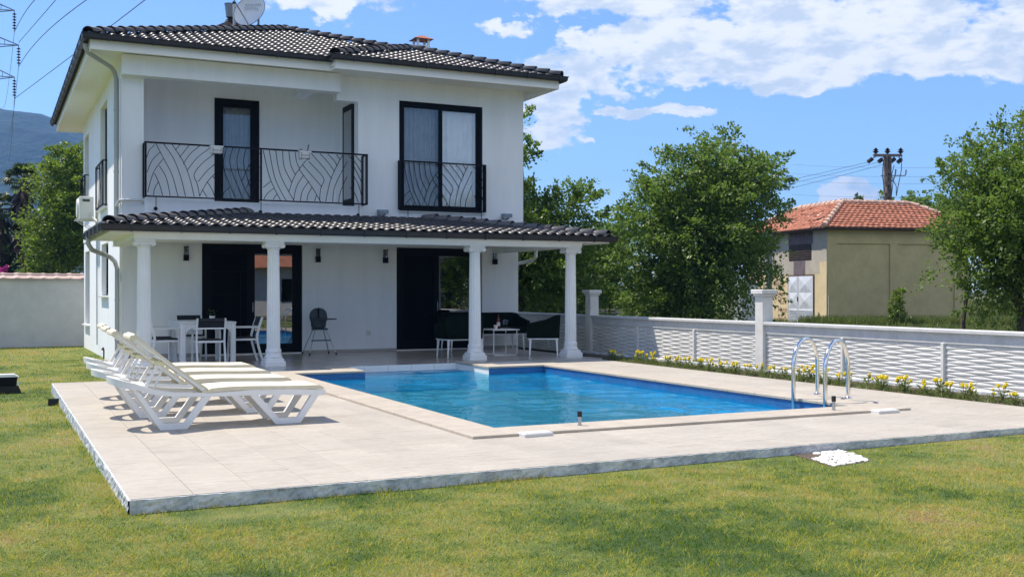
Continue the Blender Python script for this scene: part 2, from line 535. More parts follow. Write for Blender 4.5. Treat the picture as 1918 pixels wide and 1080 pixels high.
m, nt, b = new_mat('lawn_ground')
s = grass_colour(nt)
c = ramp(nt, s, [(.40, (.045, .085, .012)), (.50, (.11, .15, .025)), (.58, (.19, .20, .05)), (.68, (.24, .17, .08))])
g = ramp(nt, tex(nt, 75, 5, .75), [(.36, .25), (.6, 1.5)])
nt.links.new(mixc(nt, 1, c, g, 'MULTIPLY'), b.inputs['Base Color'])
b.inputs['Roughness'].default_value = .95
bump(nt, b, tex(nt, 70, 5, .7), .8, .02)
M['lawn'] = m
m, nt, b = new_mat('grass_blade')
s = grass_colour(nt)
at = N(nt, 'ShaderNodeAttribute', attribute_name='rnd')
s = math_(nt, 'ADD', s, math_(nt, 'MULTIPLY', math_(nt, 'SUBTRACT', at.outputs['Fac'], .5), .24))
c = ramp(nt, s, [(.37, (.035, .105, .004)), (.44, (.12, .215, .006)), (.50, (.30, .335, .016)), (.57, (.50, .455, .055)), (.68, (.46, .31, .10))])
nt.nodes.remove(b)
df = N(nt, 'ShaderNodeBsdfPrincipled'); df.inputs['Roughness'].default_value = .6; df.inputs['Specular IOR Level'].default_value = .1
nt.links.new(c, df.inputs['Base Color'])
tl = N(nt, 'ShaderNodeBsdfTranslucent'); nt.links.new(c, tl.inputs[0])
mx = N(nt, 'ShaderNodeMixShader'); mx.inputs[0].default_value = .35
nt.links.new(df.outputs[0], mx.inputs[1]); nt.links.new(tl.outputs[0], mx.inputs[2])
nt.links.new(mx.outputs[0], nt.nodes['Material Output'].inputs[0])
M['blade'] = m
M['field'] = mat('dry_field', (.13, .125, .055), .95, var=.45, vscale=.5, bs=.6, bscale=12, bdist=.03, var2=.35, vscale2=6)
M['plain'] = mat('far_plain', (.10, .11, .045), .95, var=.3, vscale=.02)

def grid_sheet(name, xs, ys, zf, m, hole=None):
    vs = []; fs = []
    for y in ys:
        for x in xs: vs.append((x, y, zf(x, y)))
    n = len(xs)
    for j in range(len(ys)-1):
        for i in range(n-1):
            cx, cy = (xs[i]+xs[i+1])/2, (ys[j]+ys[j+1])/2
            if hole and hole(cx, cy): continue
            fs.append((j*n+i, j*n+i+1, (j+1)*n+i+1, (j+1)*n+i))
    mb = MB(); mb.v = vs; mb.f = fs
    return mb.build(name, m, kind='structure')
E_ = 2600
DX0, DX1, DY0, DY1 = 0.90, 12.05, 8.13, 20.6      # sun deck
xs = [-E_, -400, -30, 14.2, 15.5, 400, E_]
ys = [-E_, -400, -30, 40, 400, E_]
grid_sheet('ground', xs, ys, lambda x, y: -3.0 if False else -.45, 'plain')
lx = [-30, -12, -6, -3, 0, .9, 2.5, 5, 7.5, 10, 12.05, 13.2]
ly = [-9.5, 0, 3, 5.5, 7, 8.13, 10, 13, 16, 19, 22, 26, 31, 36.95]
grid_sheet('lawn', lx, ly, lawn_z, 'lawn', hole=lambda x, y: (.9 < x < 12.05 and 8.13 < y < 19) or (5 < x < 12.05 and 8.13 < y < 22))
random.seed(3)
fx = [13.38] + [16 + i*4 for i in range(12)] + [80, 120, 200, 330]
fy = [-40, -20] + [-10 + i*5 for i in range(20)] + [110, 150, 220, 330]
grid_sheet('field', fx, fy, lambda x, y: (.02 + .05*math.sin(x*.7+y*.31)*min(1, max(0, (x-14)/4))), 'field')
mb = MB(); mb.box(13.37, 13.40, -40, 330, -.45, .0); mb.build('field_bank', 'soil', kind='structure')
bx = [-200, -60, -20, 2, 13.3]; by = [37.4, 45, 60, 90, 150, 330]
grid_sheet('back_field', bx, by, lambda x, y: -.2, 'field')

# mountain behind the house on the left
def hill_mesh():
    import mathutils
    nx, ny = 150, 26
    V = []; F = []
    for j in range(ny):
        for i in range(nx):
            lat = -1900 + 1900*i/(nx-1)
            t = 950 + 900*j/(ny-1)
            # skyline height as seen from the plot, falling to the right
            a = lat/1300.0
            ridge = 236 + 70*max(0, -a-.48)*1.2 - max(0, a+.47)*330 - max(0, a+.40)*150
            n = mathutils.noise.fractal(Vector((lat*.0035, t*.0035, 1.7)), 1.0, 2.1, 6)
            prof = math.sin(min(1, j/(ny*.55))*PI/2)**1.15 if j < ny*.55 else 1 - (j/ny-.55)*.9
            z = max(-5, (ridge*prof) + n*34*prof + mathutils.noise.noise(Vector((lat*.03, t*.03, 3)))*5*prof)
            V.append(site(lat, t, z))
    for j in range(ny-1):
        for i in range(nx-1): F.append((j*nx+i, j*nx+i+1, (j+1)*nx+i+1, (j+1)*nx+i))
    mb = MB(); mb.v = V; mb.f = F
    return mb
M['forest'] = mat('forested_slope', (.012, .036, .030), .95, var=.5, vscale=.012, var2=.5, vscale2=.09, bs=1.0, bscale=.08, bdist=6)
hill_mesh().build('mountain', 'forest', smooth=False, kind='structure')

# ------------------------------------------------------------------ deck
m, nt, b = new_mat('deck_porcelain')
v = pos(nt)
g1 = tex(nt, 2.2, 6, .65, stretch=(1.4, 13, 1))
g2 = tex(nt, 1.3, 4, .6)
c = ramp(nt, g1, [(.3, (.35, .31, .25)), (.5, (.45, .405, .34)), (.72, (.50, .455, .385))])
c = mixc(nt, 1, c, ramp(nt, g2, [(.3, .90), (.7, 1.05)]), 'MULTIPLY')
c = mixc(nt, 1, c, ramp(nt, tex(nt, 16, 5, .7, stretch=(.8, 4, 1)), [(.34, .84), (.6, 1.05)]), 'MULTIPLY')
oi = N(nt, 'ShaderNodeObjectInfo')
c = mixc(nt, 1, c, ramp(nt, oi.outputs['Random'], [(0, .93), (1, 1.03)]), 'MULTIPLY')
nt.links.new(c, b.inputs['Base Color'])
b.inputs['Roughness'].default_value = .62
bump(nt, b, g1, .15, .003)
M['deck_tile'] = m
M['grout'] = mat('grout', (.52, .49, .45), .9, var=.08)
M['coping'] = mat('travertine_coping', (.48, .42, .34), .65, var=.10, vscale=5, rnd=.08, bs=.2, bscale=30, var2=.10, vscale2=22)
m, nt, b = new_mat('painted_kerb')
f = tex(nt, 5.5, 7, .68); f2 = tex(nt, 1.2, 4, .6); f3 = tex(nt, 26, 5, .7)
c = ramp(nt, f, [(.34, (.30, .33, .36)), (.47, (.50, .53, .56)), (.6, (.70, .71, .71))])
c = mixc(nt, 1, c, ramp(nt, f3, [(.30, .55), (.45, 1)]), 'MULTIPLY')
nt.links.new(c, b.inputs['Base Color']); b.inputs['Roughness'].default_value = .8
bump(nt, b, f, .7, .03)
M['kerb'] = m
m, nt, b = new_mat('terrace_tile')
c = ramp(nt, tex(nt, 1.6, 5, .6), [(.3, (.36, .33, .31)), (.7, (.44, .41, .385))])
oi = N(nt, 'ShaderNodeObjectInfo')
c = mixc(nt, 1, c, ramp(nt, oi.outputs['Random'], [(0, .94), (1, 1.03)]), 'MULTIPLY')
nt.links.new(c, b.inputs['Base Color']); b.inputs['Roughness'].default_value = .22
M['terrace_tile'] = m

# pool geometry: inner opening and the raised coping round it
PX0, PX1, PY0, PY1 = 4.86, 9.96, 10.42, 18.95
NX0, NX1, NY1 = 6.22, 8.74, 20.55                 # stepped entry at the back
CW = .47
deck = bpy.data.objects.new('deck', None)
# the slab below the tiles
mb = MB()
def slab(x0, x1, y0, y1, z1=-.012, z0=-.6): mb.box(x0, x1, y0, y1, z0, z1)
slab(DX0+.006, PX0-.02, DY0+.006, 18.95); slab(PX1+.02, DX1, DY0+.006, DY1-.01); slab(PX0-.02, PX1+.02, DY0+.006, PY0-.02)
slab(PX0-.02, NX0-.02, PY1+.02, 19.5-.01, z1=-.0121); slab(NX1+.02, PX1+.02, PY1+.02, DY1-.01, z1=-.0122)
deck = mb.build('deck', 'grout', kind='structure')
tile_meshes = {}
def tile_at(x0, x1, y0, y1, parent, mname, name, z0=-.012, z1=0.0, g=.0035, tilt=0):
    w, l = round(x1-x0, 3), round(y1-y0, 3)
    if w < .03 or l < .03: return 0
    k = (w, l, mname, name)
    if k not in tile_meshes:
        t = MB(); t.cbox(g/2, w-g/2, g/2, l-g/2, 0, z1-z0, .0025)
        tile_meshes[k] = t.mesh(name, mname)
    inst(tile_meshes[k], name, (x0, y0, z0 + tilt), parent)
    return 1
random.seed(11)
TW, TL = .45, .90
nt_ = 0
ox, oy = .94, DY0
col_i = 0
x = DX0
while x < DX1 - .02:
    x1 = min(x + TW, DX1)
    y = DY0 - (TL*(.5 if col_i % 2 else 0.12))
    while y < DY1 - .01:
        y0_, y1_ = max(y, DY0), min(y + TL, DY1 - .0)
        # clip against pool + coping; split where needed
        segs = [(x, x1, y0_, y1_)]
        outx0, outx1, outy0 = PX0-CW, PX1+CW, PY0-CW-.05
        res = []
        for a, b_, c_, d_ in segs:
            if b_ <= outx0 or a >= outx1 or d_ <= outy0:
                lim = 18.98 if b_ <= outx0 + .01 else DY1
                if a < outx0 < b_ : pass
                if c_ < lim: res.append((a, b_, c_, min(d_, lim)))
            else:
                if a < outx0: res.append((a, outx0, c_, min(d_, 18.98)))
                if b_ > outx1: res.append((outx1, b_, c_, d_))
                if c_ < outy0: res.append((max(a, outx0), min(b_, outx1), c_, outy0))
        for r_ in res:
            if r_[3]-r_[2] > .03 and r_[1]-r_[0] > .03:
                nt_ += tile_at(*r_, deck, 'deck_tile', 'tile', tilt=random.uniform(-.0006, .0006))
        y += TL
    x = x1; col_i += 1
# kerb render on the two open sides of the deck
def rough_face(name, A, B, z0a, z0b, z1, off, n=160, amp=.008):
    # a hand plastered upright face from A to B with uneven relief and a ragged lower edge
    A = Vector((*A, 0)); B = Vector((*B, 0)); d = (B-A); L = d.length; d.normalize(); nrm = Vector((d.y, -d.x, 0))
    rows = 6; V = []; F = []
    for i in range(n+1):
        u = i/n
        zb = z0a + (z0b-z0a)*u
        for j in range(rows+1):
            w = j/rows
            q = math.sin(u*L*5.1+j)*.3 + random.uniform(-1, 1)
            z = zb + (z1-zb)*w - (0 if j < rows else abs(random.gauss(0, .0025)))
            p = A + d*(u*L) + nrm*(off + (amp*q if 0 < j < rows else amp*.3*q))
            V.append((p.x, p.y, z))
        p = A + d*(u*L) + nrm*(-.03)
        V.append((p.x, p.y, z1-.0005))
    m_ = rows+2
    for i in range(n):
        for j in range(rows+1):
            F.append((i*m_+j, (i+1)*m_+j, (i+1)*m_+j+1, i*m_+j+1))
    k = MB(); k.v = V; k.f = F
    return k.build(name, 'kerb', deck)
random.seed(5)
rough_face('kerb_face', (DX0-.004, DY0-.004), (13.3, DY0-.004), -.16, -.12, -.004, .008, n=300, amp=.005)
rough_face('kerb_face', (DX0-.004, 19.0), (DX0-.004, DY0-.004), -.25, -.16, -.004, .010, n=220, amp=.006)

# terrace under the porch
mb = MB()
mb.box(2.25, 12.3, DY1, 25.39, -.6, -.012); mb.box(2.25, NX0-.02, 19.52, DY1, -.6, -.0121)
terrace = mb.build('terrace', 'grout', kind='structure')
y = 19.52
row = 0
while y < 25.38:
    y1 = min(y + .6, 25.39)
    x = 2.25
    while x < 12.29:
        x1 = min(x + .6, 12.3)
        if y1 > DY1 + .02:
            yy = max(y, DY1)
            if y < DY1 and x < NX0-.02:
                yy = y
            if x < NX0-.02 < x1 and y < DY1:
                tile_at(x, NX0-.02, y, y1, terrace, 'terrace_tile', 'tile', g=.003)
                tile_at(NX0-.02, x1, max(y, DY1), y1, terrace, 'terrace_tile', 'tile', g=.003)
            else: tile_at(x, x1, yy, y1, terrace, 'terrace_tile', 'tile', g=.003)
        elif x < NX0-.03:
            tile_at(x, min(x1, NX0-.02), y, y1, terrace, 'terrace_tile', 'tile', g=.003)
        x = x1
    y = y1; row += 1
# terrace front step above the pool entry
mb = MB()
n_ = 5; wv = (NX1-NX0)/n_
riser = MB().box(NX0, NX1, NY1, NY1+.045, -.6, -.012).build('entry_riser', 'grout', terrace)
for i in range(n_):
    k = MB().cbox(NX0+i*wv+.003, NX0+(i+1)*wv-.003, NY1-.012, NY1-.0005, -.125, -.001, .002)
    k.build('riser_tile', 'ceramic', terrace)

# ------------------------------------------------------------------ pool
m, nt, b = new_mat('pool_mosaic')
v = pos(nt)
sp = N(nt, 'ShaderNodeSeparateXYZ'); nt.links.new(v, sp.inputs[0])
vor = N(nt, 'ShaderNodeTexVoronoi'); vor.inputs['Scale'].default_value = 18
nt.links.new(v, vor.inputs['Vector'])
tone = ramp(nt, vor.outputs['Distance'], [(0, 1.0), (.6, .8)])
band = N(nt, 'ShaderNodeMapRange'); nt.links.new(sp.outputs[2], band.inputs[0])
band.inputs[1].default_value = -.17; band.inputs[2].default_value = -.16
c = mixc(nt, band.outputs[0], (.09, .55, .98), (.028, .16, .42))
c = mixc(nt, 1, c, tone, 'MULTIPLY')
c = mixc(nt, 1, c, ramp(nt, tex(nt, 6, 5, .7), [(.3, .8), (.7, 1.15)]), 'MULTIPLY')
nt.links.new(c, b.inputs['Base Color']); b.inputs['Roughness'].default_value = .3
M['mosaic'] = m
M['mosaic_light'] = mat('white_step_mosaic', (.66, .74, .76), .4, var=.05, vscale=5)
mb = MB()
D = -1.55
def quad(mb, *p): mb.add(p, [(0,1,2,3)])
quad(mb, (PX0,PY0,D),(PX1,PY0,D),(PX1,PY1,D),(PX0,PY1,D))
TZ = -.012
quad(mb, (PX0,PY0,TZ),(PX1,PY0,TZ),(PX1,PY0,D),(PX0,PY0,D))
quad(mb, (PX1,PY0,TZ),(PX1,PY1,TZ),(PX1,PY1,D),(PX1,PY0,D))
quad(mb, (PX0,PY1,TZ),(PX0,PY0,TZ),(PX0,PY0,D),(PX0,PY1,D))
quad(mb, (NX0,PY1,TZ),(PX0,PY1,TZ),(PX0,PY1,D),(NX0,PY1,D))
quad(mb, (PX1,PY1,TZ),(NX1,PY1,TZ),(NX1,PY1,D),(PX1,PY1,D))
quad(mb, (NX1,PY1,-1.0),(NX0,PY1,-1.0),(NX0,PY1,D),(NX1,PY1,D))
pool = mb.build('pool_basin', 'mosaic', kind='structure')
mb = MB()
steps = [(-.145, 20.20), (-.36, 19.85), (-.58, 19.5), (-.80, 19.15), (-1.0, 18.95)]
yb = NY1
for i, (z, y) in enumerate(steps):
    mb.box(NX0+.001, NX1-.001, y, yb, -1.54, z); yb = y
mb.build('pool_steps', 'mosaic_light', pool)
MB().box(NX1, NX1+.03, PY1+.002, NY1, -1.5, -.012).build('entry_side_wall', 'ceramic', pool)
MB().box(NX0-.03, NX0, PY1+.002, NY1, -1.5, -.012).build('entry_side_wall', 'ceramic', pool)
# coping: real slabs, slightly proud of the deck
def coping_run(x0, x1, y0, y1, along, step=.62):
    a0, a1 = (y0, y1) if along == 'y' else (x0, x1)
    n = max(1, round((a1-a0)/step)); s = (a1-a0)/n
    for i in range(n):
        b0, b1 = a0+i*s, a0+(i+1)*s
        w, l = (x1-x0, b1-b0) if along == 'y' else (b1-b0, y1-y0)
        k = ('cop', round(w, 3), round(l, 3))
        if k not in tile_meshes:
            t = MB(); t.cbox(.0015, w-.0015, .0015, l-.0015, 0, .034, .004)
            tile_meshes[k] = t.mesh('coping_slab', 'coping')
        loc = (x0, b0, -.004) if along == 'y' else (b0, y0, -.004)
        inst(tile_meshes[k], 'coping_slab', (loc[0], loc[1], loc[2] + random.uniform(-.0008, .0008)), pool)
O = .02    # nose over the water
coping_run(PX0-CW, PX0+O, PY0+O, 18.93, 'y')
coping_run(PX1-O, PX1+CW, PY0+O, 19.42, 'y')
coping_run(PX0-CW, PX1+CW, PY0-CW-.05, PY0+O, 'x')
coping_run(PX0-CW, NX0-.02+O, PY1-O, PY1+.55, 'x')
coping_run(NX1+.0-O, PX1-O, PY1-O, PY1+.47, 'x')
coping_run(NX1+.0-O, NX1+.42, PY1+.47, NY1+.03, 'y')
coping_run(NX0-.43, NX0+O, PY1+.55, NY1-.2, 'y')
# water
m, nt, b = new_mat('pool_water')
nt.nodes.remove(b)
tr = N(nt, 'ShaderNodeBsdfTransparent'); tr.inputs[0].default_value = (.52, .90, 1.0, 1)
gl = N(nt, 'ShaderNodeBsdfGlossy'); gl.inputs['Roughness'].default_value = .03; gl.inputs[0].default_value = (.9, .95, 1, 1)
fr = N(nt, 'ShaderNodeFresnel'); fr.inputs['IOR'].default_value = 1.33
w1 = tex(nt, 1.9, 4, .62, stretch=(1.25, .8, 1)); w2 = tex(nt, 6, 3, .6, stretch=(1.2, .8, 1)); w3 = tex(nt, .8, 2, .5)
h = math_(nt, 'ADD', math_(nt, 'MULTIPLY', w1, 1.0), math_(nt, 'MULTIPLY', w2, .33))
bp = N(nt, 'ShaderNodeBump'); bp.inputs['Strength'].default_value = 1.0; bp.inputs['Distance'].default_value = .03
nt.links.new(h, bp.inputs['Height'])
nt.links.new(bp.outputs[0], gl.inputs['Normal']); nt.links.new(bp.outputs[0], fr.inputs['Normal'])
df = N(nt, 'ShaderNodeBsdfDiffuse'); df.inputs[0].default_value = (.0, .42, .92, 1)
mx0 = N(nt, 'ShaderNodeMixShader'); mx0.inputs[0].default_value = .22
nt.links.new(tr.outputs[0], mx0.inputs[1]); nt.links.new(df.outputs[0], mx0.inputs[2])
mx = N(nt, 'ShaderNodeMixShader')
fm = math_(nt, 'MULTIPLY', fr.outputs[0], .78)
nt.links.new(fm, mx.inputs[0]); nt.links.new(mx0.outputs[0], mx.inputs[1]); nt.links.new(gl.outputs[0], mx.inputs[2])
nt.links.new(mx.outputs[0], nt.nodes['Material Output'].inputs[0])
M['water'] = m
WZ = -.125
def water_sheet(x0, x1, y0, y1, step):
    nx = int(round((x1-x0)/step)); ny = int(round((y1-y0)/step))
    gx, gy = np.meshgrid(np.linspace(x0, x1, nx+1), np.linspace(y0, y1, ny+1))
    rng = np.random.RandomState(4); h = np.zeros_like(gx)
    for i in range(46):
        L = rng.uniform(.16, .95); an = rng.normal(1.1, .75); k = 2*PI/L
        h += L*.0095*rng.uniform(.4, 1)*np.sin(k*(gx*math.cos(an)+gy*math.sin(an)) + rng.uniform(0, 6.28) + .8*np.sin(gx*rng.uniform(.6, 2)+gy*rng.uniform(.6, 2)))
    # gusts: calmer and livelier patches
    patch = .62 + .38*np.sin(gx*1.1+1)*np.sin(gy*.9+.5) + .25*np.sin(gx*2.3+gy*1.7)
    h *= np.clip(patch, .25, 1.2)*.62
    V = np.stack([gx, gy, WZ+h], -1).reshape(-1, 3)
    i = np.arange((nx+1)*(ny+1)).reshape(ny+1, nx+1)
    F = np.stack([i[:-1,:-1], i[:-1,1:], i[1:,1:], i[1:,:-1]], -1).reshape(-1, 4)
    return V, F
V1, F1 = water_sheet(PX0, PX1, PY0, PY1, .034); V2, F2 = water_sheet(NX0, NX1, PY1, 20.55, .05)
me = np_mesh('pool_water', np.concatenate([V1, V2]), np.concatenate([F1, F2+len(V1)]), 'water'); me.shade_smooth()
o = bpy.data.objects.new('pool_water', me); COL.objects.link(o); o['kind'] = 'structure'

# flower bed strip along the garden fence and its low white kerb
MB().box(12.05, 13.17, DY0, 20.35, -.3, -.02).build('flower_bed', 'soil', kind='structure')
MB().box(12.50, 13.17, 8.1, 22.9, -.3, .0).build('fence_kerb_base', 'soil', kind='structure')
t = MB(); t.cbox(12.92, 13.00, 8.1, 22.6, -.02, .05, .01); t.build('bed_kerb', 'kerb', kind='structure')
# ------------------------------------------------------------------ the house
HX0, HX1 = 2.60, 12.57
house = thing('villa', 'two-storey white rendered villa with charcoal tiled roofs, columned porch and balcony above the pool', 'house', (2.6, 25.1, 0))
D1 = (4.39, 6.76, 0, 2.61); D2 = (9.16, 11.52, 0, 2.60)
W1 = (9.12, 11.40, 3.50, 6.24)
GY, UY = 25.40, 25.10
RX0, RX1, RY = 3.07, 8.06, 27.0      # balcony recess
SZ = 3.55
LW = [(28.3, 30.1, 1.38, 2.72), (33.9, 35.5, .5, 2.70), (28.4, 30.2, 3.62, 6.30), (34.0, 35.5, 3.8, 6.20)]
w = MB()
wall(w, 'y', GY, GY+.25, HX0+.02, HX1, -.4, 3.0, [D1, D2])
w.build('front_wall', 'stucco', house)
w = MB(); wall(w, 'x', HX0+.02, HX0+.25, GY+.25, 36, -.45, 3.0, LW[:2]); w.build('side_wall', 'stucco', house)
w = MB(); w.box(HX1-.25, HX1, GY+.25, 36, -.4, 3.0); w.box(HX0+.25, HX1-.25, 35.75, 36, -.4, 3.0); w.build('rear_wall', 'stucco', house)
# upper storey
w = MB()
w.box(HX0, HX1, UY, GY+.02, 3.0, 3.24); w.box(HX0, HX0+.4, GY, 36, 3.0, 3.24)
w.box(HX1-.3, HX1, GY, 36, 3.0, 3.24)
w.build('floor_band', 'stucco', house)
w = MB(); w.box(RX0, RX1, 24.85, RY, 3.24, SZ); w.box(HX0+.4, HX1-.3, GY+.02, 35.9, 3.0, 3.238); w.build('balcony_slab', 'stucco', house)
w = MB(); w.box(HX0, RX0, UY, UY+.45, 3.24, 6.72); w.build('corner_pier', 'stucco', house)
w = MB(); wall(w, 'x', HX0, HX0+.25, UY+.45, 36, 3.24, 6.72, LW[2:]); w.build('side_wall', 'stucco', house)
w = MB(); wall(w, 'y', UY, UY+.25, RX1, HX1, 3.24, 6.72, [W1]); w.box(HX1-.25, HX1, UY+.25, 36, 3.24, 6.72); w.build('front_wall', 'stucco', house)
w = MB(); wall(w, 'x', RX1, RX1+.25, UY+.25, RY, 3.24, 6.72, [(25.42, 26.3, SZ, 6.15)]); w.build('recess_side_wall', 'stucco', house)
w = MB(); wall(w, 'y', RY, RY+.25, HX0+.25, HX1-.25, 3.24, 6.72, [(4.97, 6.07, SZ+.02, 6.28)]); w.build('recess_rear_wall', 'stucco', house)
w = MB(); w.box(HX0+.25, HX1-.25, 35.75, 36, 3.24, 6.72); w.build('rear_wall', 'stucco', house)
w = MB(); w.box(HX0-.02, 7.52, 24.78, UY-.002, 6.26, 6.70); w.box(7.52, RX1, UY, UY+.3, 6.12, 6.72); w.box(6.9, 7.25, UY+.0, RY, 6.42, 6.71)
w.build('balcony_beam', 'stucco', house)
# interiors seen through the glass
w = MB()
w.box(3.0, 12.3, 29.6, 29.65, 0, 2.98); w.box(HX0+.3, HX1-.3, GY+.26, 29.6, -.02, .01); w.box(7.9, 8.0, GY+.26, 29.6, .011, 2.97)
w.build('interior_partition', 'interior', house)
# door thresholds
for q in (D1, D2): MB().box(q[0], q[1], GY-.015, GY+.05, -.001, .03).build('threshold', 'ceramic', house)
for a, b_ in ((2.64, D1[0]), (D1[1], D2[0]), (D2[1], HX1)): MB().box(a, b_, GY-.012, GY-.0005, 0, .07).build('skirting', 'terrace_tile', house)

def frame_unit(name, x0, x1, z0, z1, y, parent, bays, fw=.09, m='frame', depth=.07, glass='glass', pane_kinds=None, label=None):
    # outer frame in the plane y (faces -y), bays: list of (xa, xb, sash width)
    f = MB()
    f.box(x0, x0+fw, y, y+depth, z0, z1); f.box(x1-fw, x1, y, y+depth, z0, z1)
    f.box(x0+fw, x1-fw, y, y+depth, z1-fw, z1); f.box(x0+fw, x1-fw, y, y+depth, z0, z0+fw)
    fo = f.build(name, m, parent, label=label)
    for i, (a, b, s, kind) in enumerate(bays):
        yy = y + .01 + .015*i
        g = MB()
        g.box(a, a+s, yy, yy+.05, z0+fw*.8, z1-fw*.8); g.box(b-s, b, yy, yy+.05, z0+fw*.8, z1-fw*.8)
        g.box(a+s, b-s, yy, yy+.05, z1-fw*.8-s, z1-fw*.8); g.box(a+s, b-s, yy, yy+.05, z0+fw*.8, z0+fw*.8+s)
        g.build('sash', m, fo)
        p = MB(); p.box(a+s, b-s, yy+.02, yy+.026, z0+fw*.8+s, z1-fw*.8-s)
        p.build('pane' if kind != 'screen' else 'insect_screen', {'glass': 'glass', 'clear': 'glass_clear', 'screen': 'screen'}[kind], fo)
    return fo
d = frame_unit('sliding_door', D1[0], D1[1], .03, D1[3], GY+.06, house, [(4.5, 5.57, .13, 'screen'), (5.50, 6.66, .13, 'glass')], fw=.11)
MB().tube([(5.57, GY+.04, 1.0), (5.57, GY+.02, 1.03), (5.57, GY+.02, 1.2), (5.57, GY+.04, 1.23)], .01).build('handle', 'chrome_grey', d)
w = MB()   # screen battens that show in the left bay
w.box(4.62, 5.44, GY+.05, GY+.07, 1.95, 1.98); w.box(4.75, 5.3, GY+.05, GY+.07, 1.40, 1.42); w.box(5.28, 5.31, GY+.05, GY+.07, .3, 1.95)
w.build('batten', 'black_metal', d)
d = frame_unit('sliding_door', D2[0], D2[1], .03, D2[3], GY+.06, house, [(9.26, 10.32, .12, 'screen'), (10.22, 11.42, .12, 'glass')], fw=.10)
MB().tube([(10.28, GY+.04, 1.0), (10.28, GY+.02, 1.03), (10.28, GY+.02, 1.2), (10.28, GY+.04, 1.23)], .01).build('handle', 'chrome_grey', d)
win = frame_unit('window', W1[0], W1[1], W1[2], W1[3], UY+.04, house, [(9.2, 10.30, .07, 'clear'), (10.20, 11.32, .08, 'clear')], fw=.10)
MB().cbox(W1[0]-.03, W1[1]+.05, UY-.05, UY+.02, W1[2]-.03, W1[2]-.001, .004).build('sill', 'ceramic', win)
bd = frame_unit('balcony_door', 4.97, 6.07, SZ+.02, 6.28, RY-.03, house, [(5.05, 5.98, .13, 'clear')], fw=.10)
MB().tube([(5.9, RY-.09, 4.65), (5.8, RY-.09, 4.65)], .012).build('handle', 'black_metal', bd)
w = MB(); w.box(RX1-.03, RX1+.06, 25.42, 26.3, SZ+.01, 6.15); sdr = w.build('side_door', 'frame', house)
MB().box(RX1-.036, RX1-.031, 25.55, 26.17, SZ+.25, 6.0).build('pane', 'glass', sdr)
# side windows on the left wall
for i, (a, b, z0, z1) in enumerate(LW):
    xw = HX0 + (.02 if i < 2 else 0)
    f = MB(); xo = xw + .12
    f.box(xo, xo+.06, a, a+.07, z0, z1); f.box(xo, xo+.06, b-.07, b, z0, z1)
    f.box(xo, xo+.06, a+.07, b-.07, z1-.07, z1); f.box(xo, xo+.06, a+.07, b-.07, z0, z0+.07)
    f.box(xo+.005, xo+.05, (a+b)/2-.03, (a+b)/2+.03, z0+.07, z1-.07)
    fo = f.build('window', 'frame', house)
    MB().box(xo+.02, xo+.026, a+.07, b-.07, z0+.07, z1-.07).build('pane', 'glass', fo)
    MB().cbox(xw-.10, xw+.11, a-.06, b+.06, z0-.045, z0-.001, .004).build('sill', 'ceramic', fo)
    MB().box(xo+.4, xo+.42, a-.1, b+.1, z0, z1).build('blind', 'curtain_grey', fo)

# curtains
def curtain(x0, x1, y, z0, z1, m, label, amp=.03, per=.11, seed=0):
    rnd = random.Random(seed)
    n = int((x1-x0)/.018); V = []; F = []
    ph = 0
    for i in range(n+1):
        x = x0 + (x1-x0)*i/n
        ph += .018/per*2*PI*rnd.uniform(.6, 1.4)
        o = math.sin(ph)*amp
        for z in (z0, (z0+z1)/2, z1): V.append((x, y+o*(1.0 if z != z1 else .6), z))
    for i in range(n):
        for j in range(2): F.append((i*3+j, (i+1)*3+j, (i+1)*3+j+1, i*3+j+1))
    mb = MB(); mb.v = V; mb.f = F
    return single(mb, 'curtain', m, label, 'curtain', ((x0+x1)/2, y, z0), 'curtains', smooth=True)
curtain(9.22, 10.25, UY+.30, 3.55, 6.2, 'curtain_grey', 'grey shaded curtain behind the left pane of the big upstairs window', seed=1)
curtain(10.25, 11.35, UY+.155, 3.55, 6.2, 'curtain', 'white pleated curtain behind the right pane of the big upstairs window', per=.14, seed=2)
curtain(5.0, 6.05, RY+.22, SZ, 6.2, 'curtain_grey', 'pleated curtain behind the glass of the balcony door', seed=3)

# ---- eaves
GX0, GX1 = 1.80, 13.10
FY0, FY1 = 24.20, 23.85       # left eave line, right (projecting) eave line
JX = 7.10
BY = 37.5
ZE = 6.90; SL = .338
w = MB()
w.box(GX0+.12, JX+.01, FY0+.12, BY-.12, 6.72, 6.76)
w.box(JX+.01, GX1-.12, FY1+.12, BY-.12, 6.72, 6.76)
w.build('soffit', 'soffit', house)
w = MB()
w.box(GX0+.09, JX+.04, FY0+.09, FY0+.12, 6.64, 6.88); w.box(JX+.04, JX+.07, FY1+.12, FY0+.12, 6.64, 6.88)
w.box(JX+.04, GX1-.09, FY1+.09, FY1+.12, 6.64, 6.88)
w.box(GX0+.09, GX0+.12, FY0+.12, BY-.12, 6.64, 6.88); w.box(GX1-.12, GX1-.09, FY1+.12, BY-.12, 6.64, 6.88)
w.box(GX0+.09, GX1-.09, BY-.12, BY-.09, 6.64, 6.88)
w.build('fascia', 'soffit', house)
